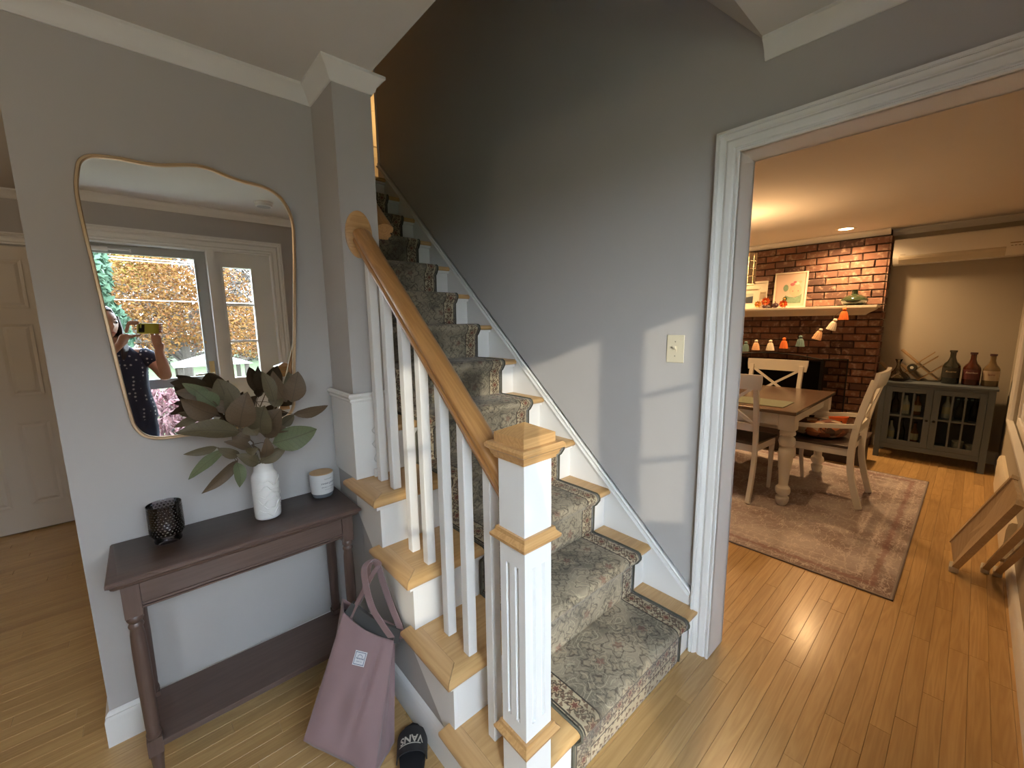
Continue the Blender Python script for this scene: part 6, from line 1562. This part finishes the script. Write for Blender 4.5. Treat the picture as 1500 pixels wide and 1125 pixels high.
def leaves_cloud(blobs, n, size, seed, droop=0, aspect=1.0):
    r3 = random.Random(seed); vs = []; fs = []
    tot = sum(b_[3]*b_[4]*b_[5] for b_ in blobs)
    for (x, y, z, rx, ry, rz) in blobs:
        for _ in range(int(n*rx*ry*rz/tot)):
            while True:
                p = Vector((r3.uniform(-1, 1), r3.uniform(-1, 1), r3.uniform(-1, 1)))
                if p.length < 1: break
            if p.length > 1e-3: p = p.normalized()*(p.length**.45)
            c = Vector((x+p.x*rx, y+p.y*ry, z+p.z*rz)); s_ = size*r3.uniform(.6, 1.3)
            a = Vector((r3.gauss(0, 1), r3.gauss(0, 1), r3.gauss(0, .7)-droop)).normalized(); b2 = a.cross(Vector((r3.gauss(0, 1), r3.gauss(0, 1), r3.gauss(0, 1)))).normalized()
            k = len(vs); vs += [c-a*s_*aspect, c+b2*s_*.5, c+a*s_*aspect, c-b2*s_*.5]; fs.append((k, k+1, k+2, k+3))
    me = bpy.data.meshes.new('f'); me.from_pydata([tuple(v_) for v_ in vs], [], fs); return me
def limb_set(x, y, z0, h, spread, n, seed, r0=.16):
    r3 = random.Random(seed); m = MB(); m.tube([(x, y, z0-.2), (x+.05, y, z0+h*.3), (x-.05, y+.1, z0+h*.6)], [r0, r0*.8, r0*.5], 8, up=(0, 1, 0))
    for i in range(n):
        t_ = r3.uniform(.2, .6); b0 = Vector((x, y, z0+h*t_)); a = r3.uniform(0, 2*pi); ln = spread*r3.uniform(.5, 1.1)
        p1 = b0+Vector((cos(a)*ln*.45, sin(a)*ln*.45, h*.16)); p2 = b0+Vector((cos(a)*ln, sin(a)*ln, h*r3.uniform(.22, .42)))
        m.tube([b0, p1, p2], [r0*.35, r0*.2, r0*.05], 5, up=(.3, 1, 0))
        for k in range(4):
            q0 = p1+(p2-p1)*r3.random(); q1 = q0+Vector((r3.gauss(0, .25)*spread*.6, r3.gauss(0, .25)*spread*.6, abs(r3.gauss(0, .3))*spread*.6)); q2 = q1+Vector((r3.gauss(0, .2), r3.gauss(0, .2), r3.uniform(.1, .5)))*spread*.25
            m.tube([q0, q1, q2], [r0*.09, r0*.05, r0*.015], 4, up=(.3, 1, 0))
    return m
def tree(name, label, x, y, h, spread, blobs, n, size, lmx, seed, cat='tree', r0=.16, limbs=9, droop=0, group=None, aspect=1.0):
    z0 = gz(x, y)
    t = thing(name, label, cat, (x, y, z0), group=group)
    limb_set(x, y, z0, h, spread, limbs, seed, r0).build('trunk', bark, t, smooth=True)
    if n:
        me = leaves_cloud(blobs, n, size, seed, droop, aspect); me.materials.append(lmx); o = bpy.data.objects.new('foliage', me); COL.objects.link(o); setp(o, t)
    return t
orl = leafmat('orange_autumn_leaves', (.15, .055, .017), (.20, .108, .027), (.14, .053, .022))
yll = leafmat('yellow_autumn_leaves', (.24, .18, .03), (.20, .12, .03), (.15, .13, .04))
grn = leafmat('blue_green_needles', (.045, .085, .055), (.065, .115, .07), (.09, .14, .09))
rdl = leafmat('red_maple_leaves', (.16, .055, .065), (.23, .14, .14), (.11, .045, .05))
blb = lambda x, y, z, r_: (x, y, z, r_, r_, r_*.8)
tree('autumn_maple', 'orange autumn tree filling the storm door glass in the mirror', .9, -12.5, 4.6, 2.6, [blb(.8, -12.5, 2.1, 1.5), blb(-.1, -12.0, 1.4, 1.2), blb(1.9, -12.6, 1.5, 1.3), blb(1.2, -12.2, 2.9, 1.1), blb(.2, -12.6, 2.6, 1.2), blb(2.0, -12.4, 2.6, .9)], 15000, .047, orl, 1)
tree('autumn_maple', 'rust coloured tree behind the sidelight in the mirror', 4.1, -17, 4.4, 2.0, [blb(3.9, -17, 1.2, 1.5), blb(4.9, -17, 1.7, 1.2)], 7000, .055, orl, 2)
tree('yellow_tree', 'small yellow tree left of the orange one in the mirror', -.45, -16.5, 5.2, 1.6, [blb(-.35, -16.5, 3.4, .9), blb(.4, -16.8, 4.1, .8)], 2500, .09, yll, 3)
tree('conifer', 'tall blue green conifer at the left of the mirror view', -1.35, -8.6, 5, .8, [(-1.35, -8.6, 3.9, .65, .65, 1.2), (-1.3, -8.6, 2.6, .95, .95, 1.2), (-1.25, -8.6, 1.2, 1.1, 1.1, 1.4)], 12000, .085, grn, 4, droop=1.0, aspect=1.3)
for i, (x, y, lab) in enumerate(((-1.2, -20, 'bare tree furthest left in the mirror view'), (1.6, -27, 'bare tree rising behind the orange tree in the mirror'), (4.4, -34, 'bare tree behind the sidelight in the mirror'), (8.2, -42, 'bare tree beyond the right edge of the sidelight'))):
    tree('bare_tree', lab, x, y, 9.5, 2.6, [], 0, 0, None, 20+i, limbs=30, r0=.16, group='bare trees in the yard')
# weeping red maple shrub right outside
tree('red_maple_shrub', 'low weeping red maple shrub just outside the storm door', .15, -4.1, .9, .8, [(.1, -4.1, .02, .95, .85, .52), (.75, -4.3, .12, .6, .6, .45), (-.55, -4.0, -.1, .7, .6, .42)], 9000, .034, rdl, 6, cat='shrub', r0=.035, droop=1.2, aspect=1.8)
tree('red_maple_shrub', 'red shrub seen low in the sidelight in the mirror', 1.9, -5.0, .8, .5, [(1.9, -5.0, .05, .7, .6, .40)], 3500, .034, rdl, 7, cat='shrub', r0=.03, droop=1.2, aspect=1.8)
# garden canopy
t = thing('garden_gazebo', 'white canopy gazebo on the lawn, seen in the mirror', 'gazebo', (1.35, -10.4, gz(1.3, -10.4)))
cvs = mat('white_canvas_roof', (.45, .45, .43), .8); gx, gy, gzz, gw = 1.35, -10.4, .42, .85
MB().add([(gx-gw, gy-gw, gzz), (gx+gw, gy-gw, gzz), (gx+gw, gy+gw, gzz), (gx-gw, gy+gw, gzz), (gx, gy, gzz+.30)], [(0, 1, 4), (1, 2, 4), (2, 3, 4), (3, 0, 4), (3, 2, 1, 0)]).build('canopy', cvs, t)
for sx_ in (-1, 1):
    for sy_ in (-1, 1): MB().box(gx+sx_*gw*.85-.05, gx+sx_*gw*.85+.05, gy+sy_*gw*.85-.05, gy+sy_*gw*.85+.05, gz(gx, gy)-.1, gzz).build('post', bark, t)
o = MB()
for z in (3.0, 3.06, 2.05):
    o = MB().tube([(-12, -10.2, z+.45), (-4, -10.2, z+.1), (4, -10.2, z), (12, -10.2, z+.3)], .012, 5).build('power_line', cordm); tag(o, {3.0: 'uppermost pair of pale wires crossing the mirror view', 3.06: 'thin pale wire just above the other in the mirror view', 2.05: 'lower pale wire crossing the orange tree in the mirror'}[z], 'wire')
# distant tree line
me2 = leaves_cloud([(-10+3.2*i, -30-2*(i%2), 2.4+.8*sin(i*2.1), 2.6, 1.5, 4.4) for i in range(9)], 16000, .16, 12, aspect=2.2); me2.materials.append(leafmat('grey_twig_haze', (.10, .085, .075), (.14, .12, .105), (.17, .12, .08)))
o = bpy.data.objects.new('woodland_edge', me2); COL.objects.link(o); tag(o, 'grey brown bare woodland at the back of the yard', 'trees', kind='stuff')
me = leaves_cloud([(-14+4*i, -44, 1.2+.6*sin(i*1.7), 3, 2, 2.6) for i in range(9)], 9000, .30, 9); me.materials.append(leafmat('distant_brush', (.17, .12, .09), (.25, .16, .10), (.13, .12, .09)))
o = bpy.data.objects.new('tree_line', me); COL.objects.link(o); tag(o, 'hazy brown tree line at the end of the yard', 'trees', kind='stuff')
